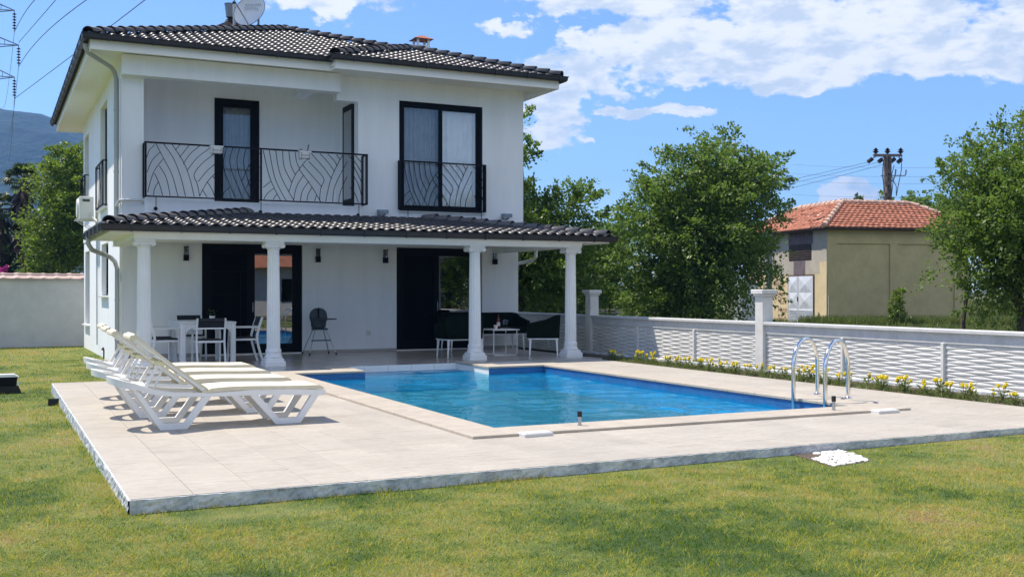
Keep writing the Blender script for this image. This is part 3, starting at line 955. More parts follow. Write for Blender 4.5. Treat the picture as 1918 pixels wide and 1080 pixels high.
def gutter(path, z, parent, closed=False, r=.075, sides=None):
    # K-shaped channel swept along a horizontal path; section given as (out, up)
    sec = [(-.0, -.06), (.05, -.065), (.075, -.03), (.085, .045), (.10, .055), (.10, .065), (.078, .065), (.065, -.02), (.04, -.045), (0, -.045), (0, .05), (-.01, .05)]
    pts = [Vector((p[0], p[1], 0)) for p in path]
    V = []; F = []; k = len(sec); m = len(pts)
    for i, p in enumerate(pts):
        t0 = (pts[i]-pts[i-1]).normalized() if i > 0 else None
        t1 = (pts[i+1]-pts[i]).normalized() if i < m-1 else None
        n0 = Vector((t0.y, -t0.x, 0)) if t0 else None
        n1 = Vector((t1.y, -t1.x, 0)) if t1 else None
        if n0 is None: nn = n1
        elif n1 is None: nn = n0
        else:
            nn = (n0+n1); nn = nn / max(.3, nn.dot(n0))
        for a, b in sec: V.append((p.x+nn.x*a, p.y+nn.y*a, z+b))
    for i in range(m-1):
        for j in range(k): F.append((i*k+j, (i+1)*k+j, (i+1)*k+(j+1) % k, i*k+(j+1) % k))
    F += [tuple(range(k)), tuple((m-1)*k+j for j in range(k-1, -1, -1))]
    mb = MB(); mb.v = V; mb.f = F
    g = mb.build('gutter', 'gutter', parent)
    # brackets
    for i in range(m-1):
        a, b = pts[i], pts[i+1]; L = (b-a).length; d_ = (b-a).normalized(); n_ = Vector((d_.y, -d_.x, 0))
        s = .45
        me = None
        while s < L-.1:
            p = a + d_*s
            q = MB(); q.box(-.012, .012, 0, .088, -.073, -.066); q.box(-.012, .012, .086, .104, -.066, .06)
            me = tile_meshes.setdefault('gbr', None) or q.mesh('gutter_bracket', 'gutter')
            tile_meshes['gbr'] = me
            o = inst(me, 'gutter_bracket', (p.x, p.y, z), g)
            o.rotation_euler = (0, 0, math.atan2(n_.y, n_.x) - PI/2)
            s += .9
    return g
roof = MB().add([(GX0,FY0,ZE-.02),(JX,FY0,ZE-.02),(JX,FY1,ZE-.02),(GX1,FY1,ZE-.02),(GX1,BY,ZE-.02),(GX0,BY,ZE-.02)], [(5,4,3,2,1,0)])
hw = (GX1-GX0)/2; AX = GX0+hw; AZ = ZE+SL*hw
AY0, AY1 = FY0+hw, BY-hw
roof.add([(GX0,FY0,ZE-.02),(GX1,FY0,ZE-.02),(GX1,BY,ZE-.02),(GX0,BY,ZE-.02),(AX,AY0,AZ-.02),(AX,AY1,AZ-.02)], [(0,1,4),(1,2,5,4),(2,3,5),(3,0,4,5)])
bw = (GX1-JX)/2
BX, BYp, BZ = JX+bw, FY1+bw, ZE+SL*bw
roof.add([(JX,FY1,ZE-.02),(GX1,FY1,ZE-.02),(BX,BYp,BZ-.02),(BX,BYp+.35,BZ-.02),(JX,FY0,ZE-.02)], [(0,1,2),(0,2,3,4)])
roof = roof.build('roof', 'underlay', house)
gutter([(GX0, BY+0.0), (GX0, FY0), (JX+.03, FY0)], ZE-.02, house)
gutter([(JX+.0, FY1+.22), (JX+.0, FY1), (GX1, FY1), (GX1, BY)], ZE-.02, house)

# ---- tiles
def barrel_mesh(w, l, amp=.048, th=.016, name='roof_tile', m='tile_dark', seg=8):
    # one single-barrel tile, lower end at y=0 rising to y=l, x across; overlapped tail thins out under the next
    V = []; F = []
    prof = []
    for i in range(seg+1):
        a = i/seg
        x = a*w*1.04
        z = amp*max(0, math.sin(PI*min(1, a/.74)))**.9 - (.012*math.sin(PI*max(0, (a-.74)/.26)))
        prof.append((x, z))
    for (y, dz) in ((0, .022), (l, .0)):
        for x, z in prof: V.append((x, y, z+dz+th))
    for x, z in prof: V.append((x, 0, z+.022-.004))
    k = seg+1
    for i in range(seg):
        F.append((i, i+1, k+i+1, k+i))
        F.append((2*k+i, 2*k+i+1, i+1, i))
    F.append((0, k, 2*k)); F.append((k-1, 3*k-1, 2*k-1))
    mb = MB(); mb.v = V; mb.f = F
    me = mb.mesh(name, m)
    for p in me.polygons: p.use_smooth = len(p.vertices) == 4 and p.index % 2 == 0
    return me
def cap_mesh(l=.36, r=.155, name='ridge_tile', m='tile_dust'):
    V = []; F = []; k = 8
    for y, rr, dz in ((0, r, .03), (l*1.08, r*.82, 0)):
        for i in range(k+1):
            a = PI*i/k
            V.append((rr*math.cos(a), y, rr*.75*math.sin(a)+dz-.02))
    for i in range(k+1):
        a = PI*i/k
        V.append(((r-.018)*math.cos(a), 0, (r-.018)*.75*math.sin(a)+.03-.02))
    n = k+1
    for i in range(k):
        F.append((i, n+i, n+i+1, i+1)); F.append((2*n+i, i, i+1, 2*n+i+1))
    mb = MB(); mb.v = V; mb.f = F
    me = mb.mesh(name, m)
    for p in me.polygons: p.use_smooth = p.index % 2 == 0
    return me
TWD, TLN = .235, .34
bt = barrel_mesh(TWD, TLN*1.06)
ct = cap_mesh()
def tile_plane(origin, along, inward, slope, width, depth, inside, prio_list):
    # collects tile placements over a roof plane. origin: eave start; along/inward: unit vectors in plan; slope: rise per metre
    o = Vector(origin); al = Vector(along); inn = Vector(inward)
    sl = math.sqrt(1+slope*slope); up = (inn + Vector((0,0,slope)))/sl
    n = int(round(width/TWD)); s = width/n
    rows = int(depth*sl/TLN)+1
    nrm = al.cross(up)
    mtx = Matrix((al, up, nrm)).transposed()
    for r_ in range(rows):
        for i in range(n):
            p = o + al*(i*s) + up*(r_*TLN - .05)
            c = p + al*s/2 + up*TLN*.5
            if inside(c.x, c.y):
                prio_list.append((r_, p, mtx))
def place_tiles(lst, parent, cap, key=lambda t: t[0]):
    lst.sort(key=key)
    for i, (r_, p, mtx) in enumerate(lst[:cap]):
        o = bpy.data.objects.new('roof_tile', bt); COL.objects.link(o); o.parent = parent
        jit = Matrix.Rotation(random.uniform(-.012, .012), 3, 'Z') @ Matrix.Rotation(random.uniform(-.01, .01), 3, 'X')
        o.matrix_local = Matrix.Translation(p - wloc(parent)) @ (mtx @ jit).to_4x4()
    rest = lst[cap:]
    if rest:
        co = np.array([v.co[:] for v in bt.vertices]); 
        V = []; F = []
        for (r_, p, mtx) in rest:
            k = len(V)*len(co)
            A = np.array(mtx)
            V.append(co @ A.T + np.array(p) + np.random.RandomState(len(V)).uniform(-.002, .002, 3))
            for q in bt.polygons: F.append(tuple(i+k for i in q.vertices))
        me = bpy.data.meshes.new('roof_tiling')
        V = np.concatenate(V) - np.array(wloc(parent))
        me.from_pydata(V.tolist(), [], F); me.materials.append(M['tile_dark'])
        me.polygons.foreach_set('use_smooth', [len(f) == 4 and (i % (len(bt.polygons))) % 2 == 0 for i, f in enumerate(F)])
        me.update()
        o = bpy.data.objects.new('roof_tiling', me); COL.objects.link(o); o.parent = parent; o['kind'] = 'stuff'
def cap_line(a, b, parent, lift=.05, end=0):
    a, b = Vector(a), Vector(b)
    L = (b-a).length; t = (b-a).normalized(); n = int(L/.36)+1
    x = t.cross(Vector((0,0,1))).normalized(); z = x.cross(t)
    mtx = Matrix((x, t, z)).transposed()
    for i in range(n):
        p = a + t*(i*L/n) + z*lift
        o = bpy.data.objects.new('ridge_tile', ct); COL.objects.link(o); o.parent = parent
        o.matrix_local = Matrix.Translation(p - wloc(parent)) @ (mtx @ Matrix.Rotation(random.uniform(-.02, .02), 3, 'Z')).to_4x4()
random.seed(21)
main = []
def front_left(x, y):
    d = y-FY0
    if d > hw or x-GX0 < d or GX1-x < d: return False
    return x-JX < d + .02 or (y-FY1) > min(x-JX, GX1-x) + .0 and False or (x-JX < d+.02)
def main_front(x, y):
    d = y-FY0
    if d > hw or x-GX0 < d or GX1-x < d: return False
    return (x - JX) < (y - FY1) or (y-FY1 > GX1-x)
tile_plane((GX0, FY0, ZE), (1,0,0), (0,1,0), SL, GX1-GX0, hw, main_front, main)
bay = []
tile_plane((JX, FY1, ZE), (1,0,0), (0,1,0), SL, GX1-JX, bw, lambda x, y: (x-JX) > (y-FY1)-.02 and (GX1-x) > (y-FY1), bay)
allf = main + bay
place_tiles(allf, roof, 150, key=lambda t: (t[0], t[1].y))
side = []
tile_plane((GX0, BY, ZE), (0,-1,0), (1,0,0), SL, BY-FY0, hw, lambda x, y: (y-FY0) > (x-GX0) and (BY-y) > (x-GX0), side)
tile_plane((GX1, FY1, ZE), (0,1,0), (-1,0,0), SL, BY-FY1, hw, lambda x, y: (y-FY0) > (GX1-x) and (BY-y) > (GX1-x), side)
place_tiles(side, roof, 0)
cap_line((GX0+.05, FY0+.05, ZE+.03), (AX, AY0, AZ+.02), roof)
cap_line((GX1-.05, FY1+.05, ZE+.03), (BX, BYp, BZ+.02), roof)
cap_line((BX+.05, BYp+.3, BZ+.02), (AX, AY0, AZ+.02), roof)
cap_line((JX+.03, FY1+.06, ZE+.04), (BX, BYp, BZ+.03), roof)
cap_line((AX, AY0, AZ+.02), (AX, AY1, AZ+.02), roof)
cap_line((GX0+.05, BY-.05, ZE+.03), (AX, AY1, AZ+.02), roof)
cap_line((GX1-.05, BY-.05, ZE+.03), (AX, AY1, AZ+.02), roof)

# ---- porch
QX0, QX1, QY = 1.88, 12.76, 20.88
QZ = 2.72; QT = 3.30
LRUN, RRUN = 3.55, 3.0          # plan length of the two hips along x
QD = UY-QY; QS = (QT-QZ)/QD
pr = MB()
pr.add([(QX0,QY,QZ-.02),(QX1,QY,QZ-.02),(QX1-RRUN,UY,QT-.02),(QX0+LRUN,UY,QT-.02),(QX0,UY,QZ-.02),(QX1,UY,QZ-.02)], [(0,1,2,3),(0,3,4),(1,5,2),(0,4,5,1),(5,4,3,2)])
porch_roof = pr.build('porch_roof', 'underlay', house)
w = MB()
w.box(QX0+.09, QX1-.09, QY+.09, UY-.002, 2.60, 2.625); w.build('porch_ceiling', 'soffit', house)
w = MB()
w.box(QX0+.07, QX1-.07, QY+.07, QY+.09, 2.585, 2.71); w.box(QX0+.07, QX0+.09, QY+.09, UY-.004, 2.585, 2.71); w.box(QX1-.09, QX1-.07, QY+.09, UY-.004, 2.585, 2.71)
w.build('fascia', 'soffit', house)
w = MB()
w.box(2.42, 12.13, 21.22, 21.58, 2.492, 2.60); w.box(2.42, 2.72, 21.58, GY-.002, 2.492, 2.60); w.box(11.80, 12.10, 21.58, GY-.002, 2.492, 2.60)
w.build('porch_beam', 'stucco', house)
gutter([(QX0, UY-.03), (QX0, QY), (QX1, QY), (QX1, UY-.03)], QZ-.045, house)
pf = []
lim = lambda x, y: (x-QX0) > (y-QY)*LRUN/QD and (QX1-x) > (y-QY)*RRUN/QD
tile_plane((QX0, QY, QZ), (1,0,0), (0,1,0), QS, QX1-QX0, QD-.02, lambda x, y: y < UY-.1 and lim(x, y), pf)
place_tiles(pf, porch_roof, 150, key=lambda t: (t[0], t[1].x))
ps = []
tile_plane((QX0, UY, QZ), (0,-1,0), (1,0,0), (QT-QZ)/LRUN, QD, LRUN, lambda x, y: y < UY-.05 and (x-QX0) < (y-QY)*LRUN/QD and x < HX0-.15, ps)
tile_plane((QX1, QY, QZ), (0,1,0), (-1,0,0), (QT-QZ)/RRUN, QD, RRUN, lambda x, y: y < UY-.05 and (QX1-x) < (y-QY)*RRUN/QD, ps)
tile_plane((QX0, UY, QZ), (0,-1,0), (1,0,0), (QT-QZ)/LRUN, QD, LRUN, lambda x, y: y < UY-.05 and (x-QX0) < (y-QY)*LRUN/QD and x >= HX0-.15, ps)
place_tiles(ps, porch_roof, 0)
cap_line((QX0+.08, QY+.1, QZ+.03), (QX0+LRUN, UY-.1, QT+.01), porch_roof, lift=.03)
cap_line((QX1-.08, QY+.1, QZ+.03), (QX1-RRUN, UY-.1, QT+.01), porch_roof, lift=.03)

# ---- columns
def column(x, y):
    c = MB(); c.lathe([(.134, .34), (.131, .9), (.124, 1.6), (.116, 2.33), (.122, 2.345)], (x, y, 0), 40, flute=.085)
    col_ = c.build('column', 'plastic', house, smooth=False)
    b_ = MB(); b_.cbox(x-.205, x+.205, y-.205, y+.205, 0, .10, .01); b_.cbox(x-.18, x+.18, y-.18, y+.18, .1005, .16, .02)
    b_.lathe([(.175, .1605), (.18, .19), (.16, .21), (.152, .26), (.158, .29), (.15, .33), (.138, .345)], (x, y, 0), 24)
    b_.build('base', 'plastic', col_)
    h = MB(); h.lathe([(.12, 2.33), (.138, 2.345), (.138, 2.36), (.125, 2.375)], (x, y, 0), 24)
    h.cbox(x-.15, x+.15, y-.14, y+.14, 2.376, 2.43, .01); h.cbox(x-.185, x+.185, y-.17, y+.17, 2.455, 2.492, .008); h.box(x-.17, x+.17, y-.15, y+.15, 2.4305, 2.4545)
    for sx in (-1, 1):
        cx = x + sx*.155
        h.prism([(cx+.047*math.cos(a*PI/8), 2.405+.047*math.sin(a*PI/8)) for a in range(16)], 'y', y-.155, y+.155)
        for fy in (y-.155, y+.155):
            pts = []
            for k in range(26):
                a = k/25*3.2*PI; r_ = .045*(1-k/32)
                pts.append((cx+sx*-r_*math.cos(a), fy, 2.405+r_*math.sin(a)))
            h.tube(pts, .0055, 5)
        h.tube([(cx, y-.16, 2.405), (cx, y+.16, 2.405)], .011, 8)
    h.build('capital', 'plastic', col_)
for cx in (2.62, 5.10, 9.53, 11.93): column(cx, 21.40)

# ---- railings
CURVES_A = [[(3.27,4.78),(3.43,4.46),(3.62,4.09),(3.75,3.61)],[(3.43,4.78),(3.65,4.46),(3.81,4.04),(3.91,3.62)],[(3.61,4.78),(3.86,4.4),(4.0,4.04),(4.1,3.62)],[(3.25,4.73),(3.14,4.61),(3.08,4.44)],[(3.37,4.58),(3.2,4.39),(3.09,4.12)],[(3.43,4.43),(3.23,4.13),(3.1,3.68)],[(3.25,4.1),(3.35,3.87),(3.42,3.62)],[(3.35,4.27),(3.5,4.01),(3.58,3.62)],[(3.33,3.92),(3.25,3.77),(3.23,3.62)],[(3.8,4.78),(3.69,4.64)],[(4.0,4.78),(3.78,4.48)],[(4.22,4.77),(4.01,4.57),(3.86,4.34)],[(4.47,4.75),(4.17,4.5),(3.94,4.19)],[(4.57,4.62),(4.29,4.39),(4.1,4.12),(4.17,3.9),(4.22,3.63)],[(4.59,4.4),(4.38,4.21),(4.19,3.96)],[(4.71,4.32),(4.44,4.03),(4.29,3.79),(4.22,3.63)],[(4.38,3.97),(4.48,3.82),(4.56,3.63)],[(4.5,4.11),(4.65,3.89),(4.71,3.62)],[(4.28,3.79),(4.38,3.62)],[(4.83,4.78),(4.75,4.47),(4.78,4.2),(5.01,3.63)],[(4.96,4.78),(4.89,4.48),(4.95,4.18),(5.19,3.62)],[(5.11,4.78),(5.05,4.46),(5.13,4.07),(5.36,3.62)],[(5.26,4.78),(5.2,4.44),(5.31,4.01),(5.48,3.61)],[(5.57,4.67),(5.31,4.35),(5.16,4.01)],[(5.57,4.36),(5.37,4.11),(5.26,3.86)],[(5.57,4.06),(5.43,3.86),(5.36,3.62)],[(4.68,4.5),(4.75,4.32)],[(4.89,3.87),(4.77,3.75),(4.71,3.62)]]
CURVES_B = [[(5.65,4.75),(5.8,4.13),(6.05,3.61)],[(5.79,4.76),(5.93,4.1),(6.19,3.6)],[(5.94,4.76),(6.05,4.2),(6.37,3.61)],[(6.1,4.76),(6.14,4.39),(6.32,4.03)],[(6.25,4.76),(6.29,4.46),(6.4,4.22)],[(6.4,4.75),(6.43,4.53),(6.51,4.36)],[(6.67,4.59),(6.4,4.22),(6.25,3.82)],[(6.6,4.23),(6.43,3.94),(6.36,3.62)],[(6.72,4.08),(6.57,3.85),(6.52,3.61)],[(6.8,3.95),(6.7,3.76),(6.68,3.62)],[(6.91,3.77),(6.86,3.62)],[(6.49,4.35),(6.78,3.98),(7.01,3.61)],[(6.57,4.46),(6.84,4.18),(7.04,3.96)],[(6.72,4.55),(6.94,4.34),(7.09,4.14),(7.01,3.93),(6.98,3.63)],[(6.78,4.74),(7.07,4.44),(7.28,4.16)],[(6.99,4.75),(7.2,4.54),(7.35,4.34)],[(7.18,4.75),(7.33,4.61),(7.41,4.47)],[(7.4,4.75),(7.49,4.62)],[(7.54,4.74),(7.27,4.2),(7.13,3.62)],[(7.66,4.6),(7.36,4.01),(7.3,3.62)],[(7.66,4.25),(7.49,3.86),(7.45,3.61)],[(5.82,4.04),(5.65,3.89)],[(5.89,3.88),(5.74,3.75),(5.66,3.6)],[(5.96,3.75),(5.88,3.62)],[(7.69,4.74),(7.86,4.58),(8.03,4.33)],[(7.86,4.75),(8.03,4.58)],[(7.83,4.48),(8.03,4.1)],[(7.76,4.35),(7.93,4.07),(8.03,3.75)],[(7.73,3.99),(7.86,3.81),(7.94,3.62)]]
def smooth_curve(pts, n=5):
    # Catmull-Rom through the points
    if len(pts) < 3: return pts
    P = [pts[0]] + list(pts) + [pts[-1]]
    out = []
    for i in range(1, len(P)-2):
        p0, p1, p2, p3 = P[i-1:i+3]
        for k in range(n):
            t = k/n
            out.append(tuple(.5*((2*p1[j]) + (-p0[j]+p2[j])*t + (2*p0[j]-5*p1[j]+4*p2[j]-p3[j])*t*t + (-p0[j]+3*p1[j]-3*p2[j]+p3[j])*t**3) for j in (0, 1)))
    out.append(pts[-1])
    return out
def railing(name, x0, x1, y, z0, z1, curves, mid, yback, parent, legs):
    f = MB(); r_ = .022
    f.box(x0, x1, y-.02, y+.02, z1-.035, z1); f.box(x0, x1, y-.015, y+.015, z0, z0+.03)
    f.box(x0, x0+.04, y-.02, y+.02, z0-.001, z1-.034); f.box(x1-.04, x1, y-.02, y+.02, z0-.001, z1-.034)
    for xx in (x0, x1-.035):
        f.box(xx, xx+.035, y+.02, yback, z1-.035, z1-.001); f.box(xx, xx+.035, y+.02, yback, z0, z0+.03)
        f.box(xx, xx+.035, yback-.04, yback-.001, z0+.03, z1-.035)
        k = (yback-y)
        for q in (.3, .62): f.box(xx+.012, xx+.024, y+k*q, y+k*q+.012, z0+.03, z1-.035)
    rl = f.build(name, 'black_metal', parent)
    for mx_ in mid: MB().box(mx_-.02, mx_+.02, y-.018, y+.018, z0+.03, z1-.036).build('post', 'black_metal', rl)
    for c in curves:
        MB().tube([(a, y, b) for a, b in smooth_curve(c)], .0098, 4).build('bar', 'black_metal', rl)
    for lx_ in legs:
        g = MB(); g.tube([(lx_, y, z0), (lx_, y, z0-.20), (lx_, y+.03, z0-.235)], .009, 5)
        g.lathe([(.001, -.045), (.032, -.032), (.045, 0), (.032, .032), (.001, .045)], (lx_, y+.06, z0-.25), 10)
        g.tube([(lx_, y+.06, z0-.25), (lx_, min(yback+.1, 25.08), z0-.25)], .014, 5)
        g.build('bracket', 'black_metal', rl)
    return rl
railing('balcony_railing', 3.04, 8.17, 24.70, 3.58, 4.80, CURVES_A + CURVES_B, [5.60], 25.09, house, [3.28, 5.60, 7.95])
xa = [c for c in CURVES_B if max(p[0] for p in c) < 8.1]
k0, k1 = 5.62, 8.06
wc = [[(9.16+(px-k0)/(k1-k0)*2.24, pz) for px, pz in c] for c in xa]
railing('window_railing', 9.08, 11.43, 24.96, 3.52, 4.74, [[(a, min(4.71, b-.05)) for a, b in c] for c in wc], [], 25.09, house, [9.30, 11.30])
# small rails on the two upper side windows
for (a, b, z0, z1) in LW[2:]:
    f = MB()
    x_ = HX0-.12
    za, zb = z0+.02, z0+1.15
    f.box(x_, x_+.03, a-.1, b+.1, zb-.035, zb); f.box(x_, x_+.03, a-.1, b+.1, za, za+.03)
    for yy in (a-.1, b+.07): f.box(x_, x_+.03, yy, yy+.03, za+.03, zb-.035); f.box(x_+.03, HX0-.001, yy, yy+.03, zb-.034, zb-.001); f.box(x_+.03, HX0-.001, yy, yy+.03, za, za+.03)
    rl = f.build('window_railing', 'black_metal', house)
    n_ = 9
    for i in range(n_):
        yy = a-.05 + (b-a+.05)*i/(n_-1)
        MB().tube([(x_+.015, yy, za), (x_+.015, yy+.12*math.sin(i), (za+zb)/2), (x_+.015, yy+.1*math.cos(i*2), zb)], .007, 4).build('bar', 'black_metal', rl)

# ---- pipes
def pipe(path, r_, m='grey_pvc', name='downpipe', n=10, col=()):
    p = MB(); p.tube(path, r_, n)
    o = p.build(name, m, house, smooth=True)
    for c in col:
        q = MB(); q.lathe([(r_+.008, -.02), (r_+.008, .02)], c, 12); q.build('pipe_clip', m, o)
    return o
xp = HX0-.055
pipe([(GX0+.02, 24.62, 6.80), (GX0+.02, 24.62, 6.72), (GX0+.08, 24.68, 6.63), (2.40, 25.45, 6.52), (2.51, 25.64, 6.44), (xp, 25.68, 6.30), (xp, 25.68, 3.05)], .05, col=[(xp, 25.68, 5.6), (xp, 25.68, 4.2)])
pipe([(QX0-.03, 24.3, 2.66), (QX0-.03, 24.3, 2.50), (QX0+.05, 24.4, 2.38), (2.40, 25.45, 2.26), (2.51, 25.63, 2.17), (xp+.02, 25.68, 2.02), (xp+.02, 25.68, -.1)], .05, col=[(xp+.02, 25.68, 1.3), (xp+.02, 25.68, .4)])
pipe([(xp, 25.68, 3.42), (xp-.0, 25.0, 3.50), (2.75, 24.96, 3.52), (3.02, 24.98, 3.52), (3.04, 25.05, 3.46)], .032, 'pvc', 'overflow_pipe')
pipe([(2.60, 25.38, 2.55), (2.60, 25.38, .0)], .014, 'pvc', 'conduit', 6)
pipe([(2.57, 25.06, 6.2), (2.57, 25.06, 3.35)], .014, 'pvc', 'conduit', 6)
pipe([(2.56, 31.0, 3.4), (2.575, 31.0, 3.3), (2.575, 30.9, .05)], .018, 'grey_pvc', 'drain_pipe', 6)
pipe([(13.16, 26.4, 6.83), (13.16, 26.4, 6.55), (13.08, 26.4, 6.44), (12.72, 26.4, 6.38), (12.64, 26.4, 6.25), (12.64, 26.4, 2.9)], .05, 'pvc')
pipe([(12.84, 24.9, 2.62), (12.84, 24.9, 2.40), (12.80, 25.0, 2.30), (12.68, 25.6, 2.24), (12.63, 25.7, 2.1), (12.63, 25.7, .0)], .05, 'pvc')
# ------------------------------------------------------------------ garden fence of cast concrete panels
fence = thing('garden_fence', 'low white concrete fence with woven relief panels and capped pillars behind the flowers', 'fence', (13.3, 16.24, 0))
M['fence_paint'] = mat('fence_whitewash', (.66, .65, .62), .85, var=.10, vscale=1.6, bs=.45, bscale=45, bdist=.004, var2=.12, vscale2=9)
M['fence_top'] = mat('fence_coping_paint', (.56, .56, .555), .85, var=.10, vscale=2.5, bs=.3, bscale=30, var2=.15, vscale2=12)
def relief_panel(W, H=.69, pitch=.043, D=.023, A=.017, per=.68):
    rows = int(round(H/pitch)); ph = H/rows
    ny = 52; V = []; F = []; ns = 5
    for i in range(ny+1):
        y = W*i/ny
        c = math.cos(2*PI*y/per)
        bnd = [0.0] + [ph*(r+1) + A*c*(1 if r % 2 == 0 else -1) for r in range(rows-1)] + [H]
        for r in range(rows):
            th = bnd[r+1]-bnd[r]
            k = D*(max(.05, th)/(ph+2*A))**.8
            for s in range(ns):
                q = s/(ns-1)*2-1
                z = bnd[r] + th*(q+1)/2
                V.append((-k*math.sqrt(max(0, 1-q*q*.98)), y, z))
    n = rows*ns
    for i in range(ny):
        for j in range(n-1):
            F.append((i*n+j, i*n+j+1, (i+1)*n+j+1, (i+1)*n+j))
    k0 = len(V)
    V += [(0,0,0),(0,W,0),(0,W,H),(0,0,H),(.05,0,0),(.05,W,0),(.05,W,H),(.05,0,H)]
    F += [tuple(k0+i for i in f) for f in ((4,7,6,5),(0,1,5,4),(3,7,6,2),(0,4,7,3),(1,2,6,5))]
    mb = MB(); mb.v = V; mb.f = F
    me = mb.mesh('panel', 'fence_paint')
    for p in me.polygons: p.use_smooth = True
    return me
rel = {}
PIL = [3.24, 9.74, 16.24, 22.74, 29.24, 35.0]
for a, b in zip(PIL[:-1], PIL[1:]):
    n_ = 3 if b-a > 6 else 2
    s = (b-a)/n_
    for i in range(n_):
        y0 = a + s*i + (.13 if i == 0 else .03); y1 = a + s*(i+1) - (.13 if i == n_-1 else .03)
        W = round(y1-y0, 2)
        if W not in rel: rel[W] = relief_panel(W)
        inst(rel[W], 'panel', (13.25, y0, 0.0), fence)
        if i: MB().cbox(13.19, 13.33, a+s*i-.03, a+s*i+.03, -.05, .70, .006).build('post', 'fence_paint', fence)
    w = MB(); w.box(13.215, 13.33, a+.11, b-.11, .692, .86); w.build('beam', 'fence_top', fence)
    w = MB(); w.cbox(13.16, 13.42, a+.11, b-.11, .862, .915, .012); w.build('coping_board', 'fence_top', fence)
    w = MB(); w.box(13.17, 13.22, a+.11, b-.11, -.05, .03); w.build('plinth', 'fence_paint', fence)
for y in PIL:
    p = MB().cbox(13.16, 13.40, y-.12, y+.12, -.1, 1.40, .008).build('pillar', 'fence_paint', fence)
    c = MB(); c.cbox(13.13, 13.43, y-.15, y+.15, 1.401, 1.45, .01); c.cbox(13.10, 13.46, y-.18, y+.18, 1.4505, 1.53, .012)
    c.build('pillar_cap', 'fence_paint', p)

# white boundary wall behind the house on the left
bwall = thing('boundary_wall', 'plain whitewashed garden wall with pink tile coping at the back of the lawn', 'wall', (-4, 37, -.3))
w = MB(); w.box(-32, 4.5, 37.0, 37.3, -.5, 1.90); w.build('wall_face', 'garden_wall', bwall)
tl = MB()
k = 8
V = []
for yy, zz in ((36.86, 1.90), (37.18, 2.06)):
    for i in range(k+1):
        a = i/k; V.append((a*.40, yy, zz + .020*math.sin(PI*min(1, a/.45))))
F = [(i, i+1, k+1+i+1, k+1+i) for i in range(k)]
for i in range(k+1): V.append((V[i][0], 36.86, V[i][2]-.03))
F += [(2*(k+1)+i, 2*(k+1)+i+1, i+1, i) for i in range(k)]
tl.v = [(v[0], v[1]-36.86, v[2]-1.90) for v in V]; tl.f = F
me = tl.mesh('coping_tile', 'pink_tile')
for i in range(86): inst(me, 'coping_tile', (4.1-.385*(i), 36.86, 1.905 + random.uniform(-.004, .004)), bwall, rot=(random.uniform(-.01, .01), 0, random.uniform(-.02, .02)))
MB().box(-32, 4.5, 37.05, 37.33, 1.90, 2.045).build('coping_bed', 'pink_tile', bwall)

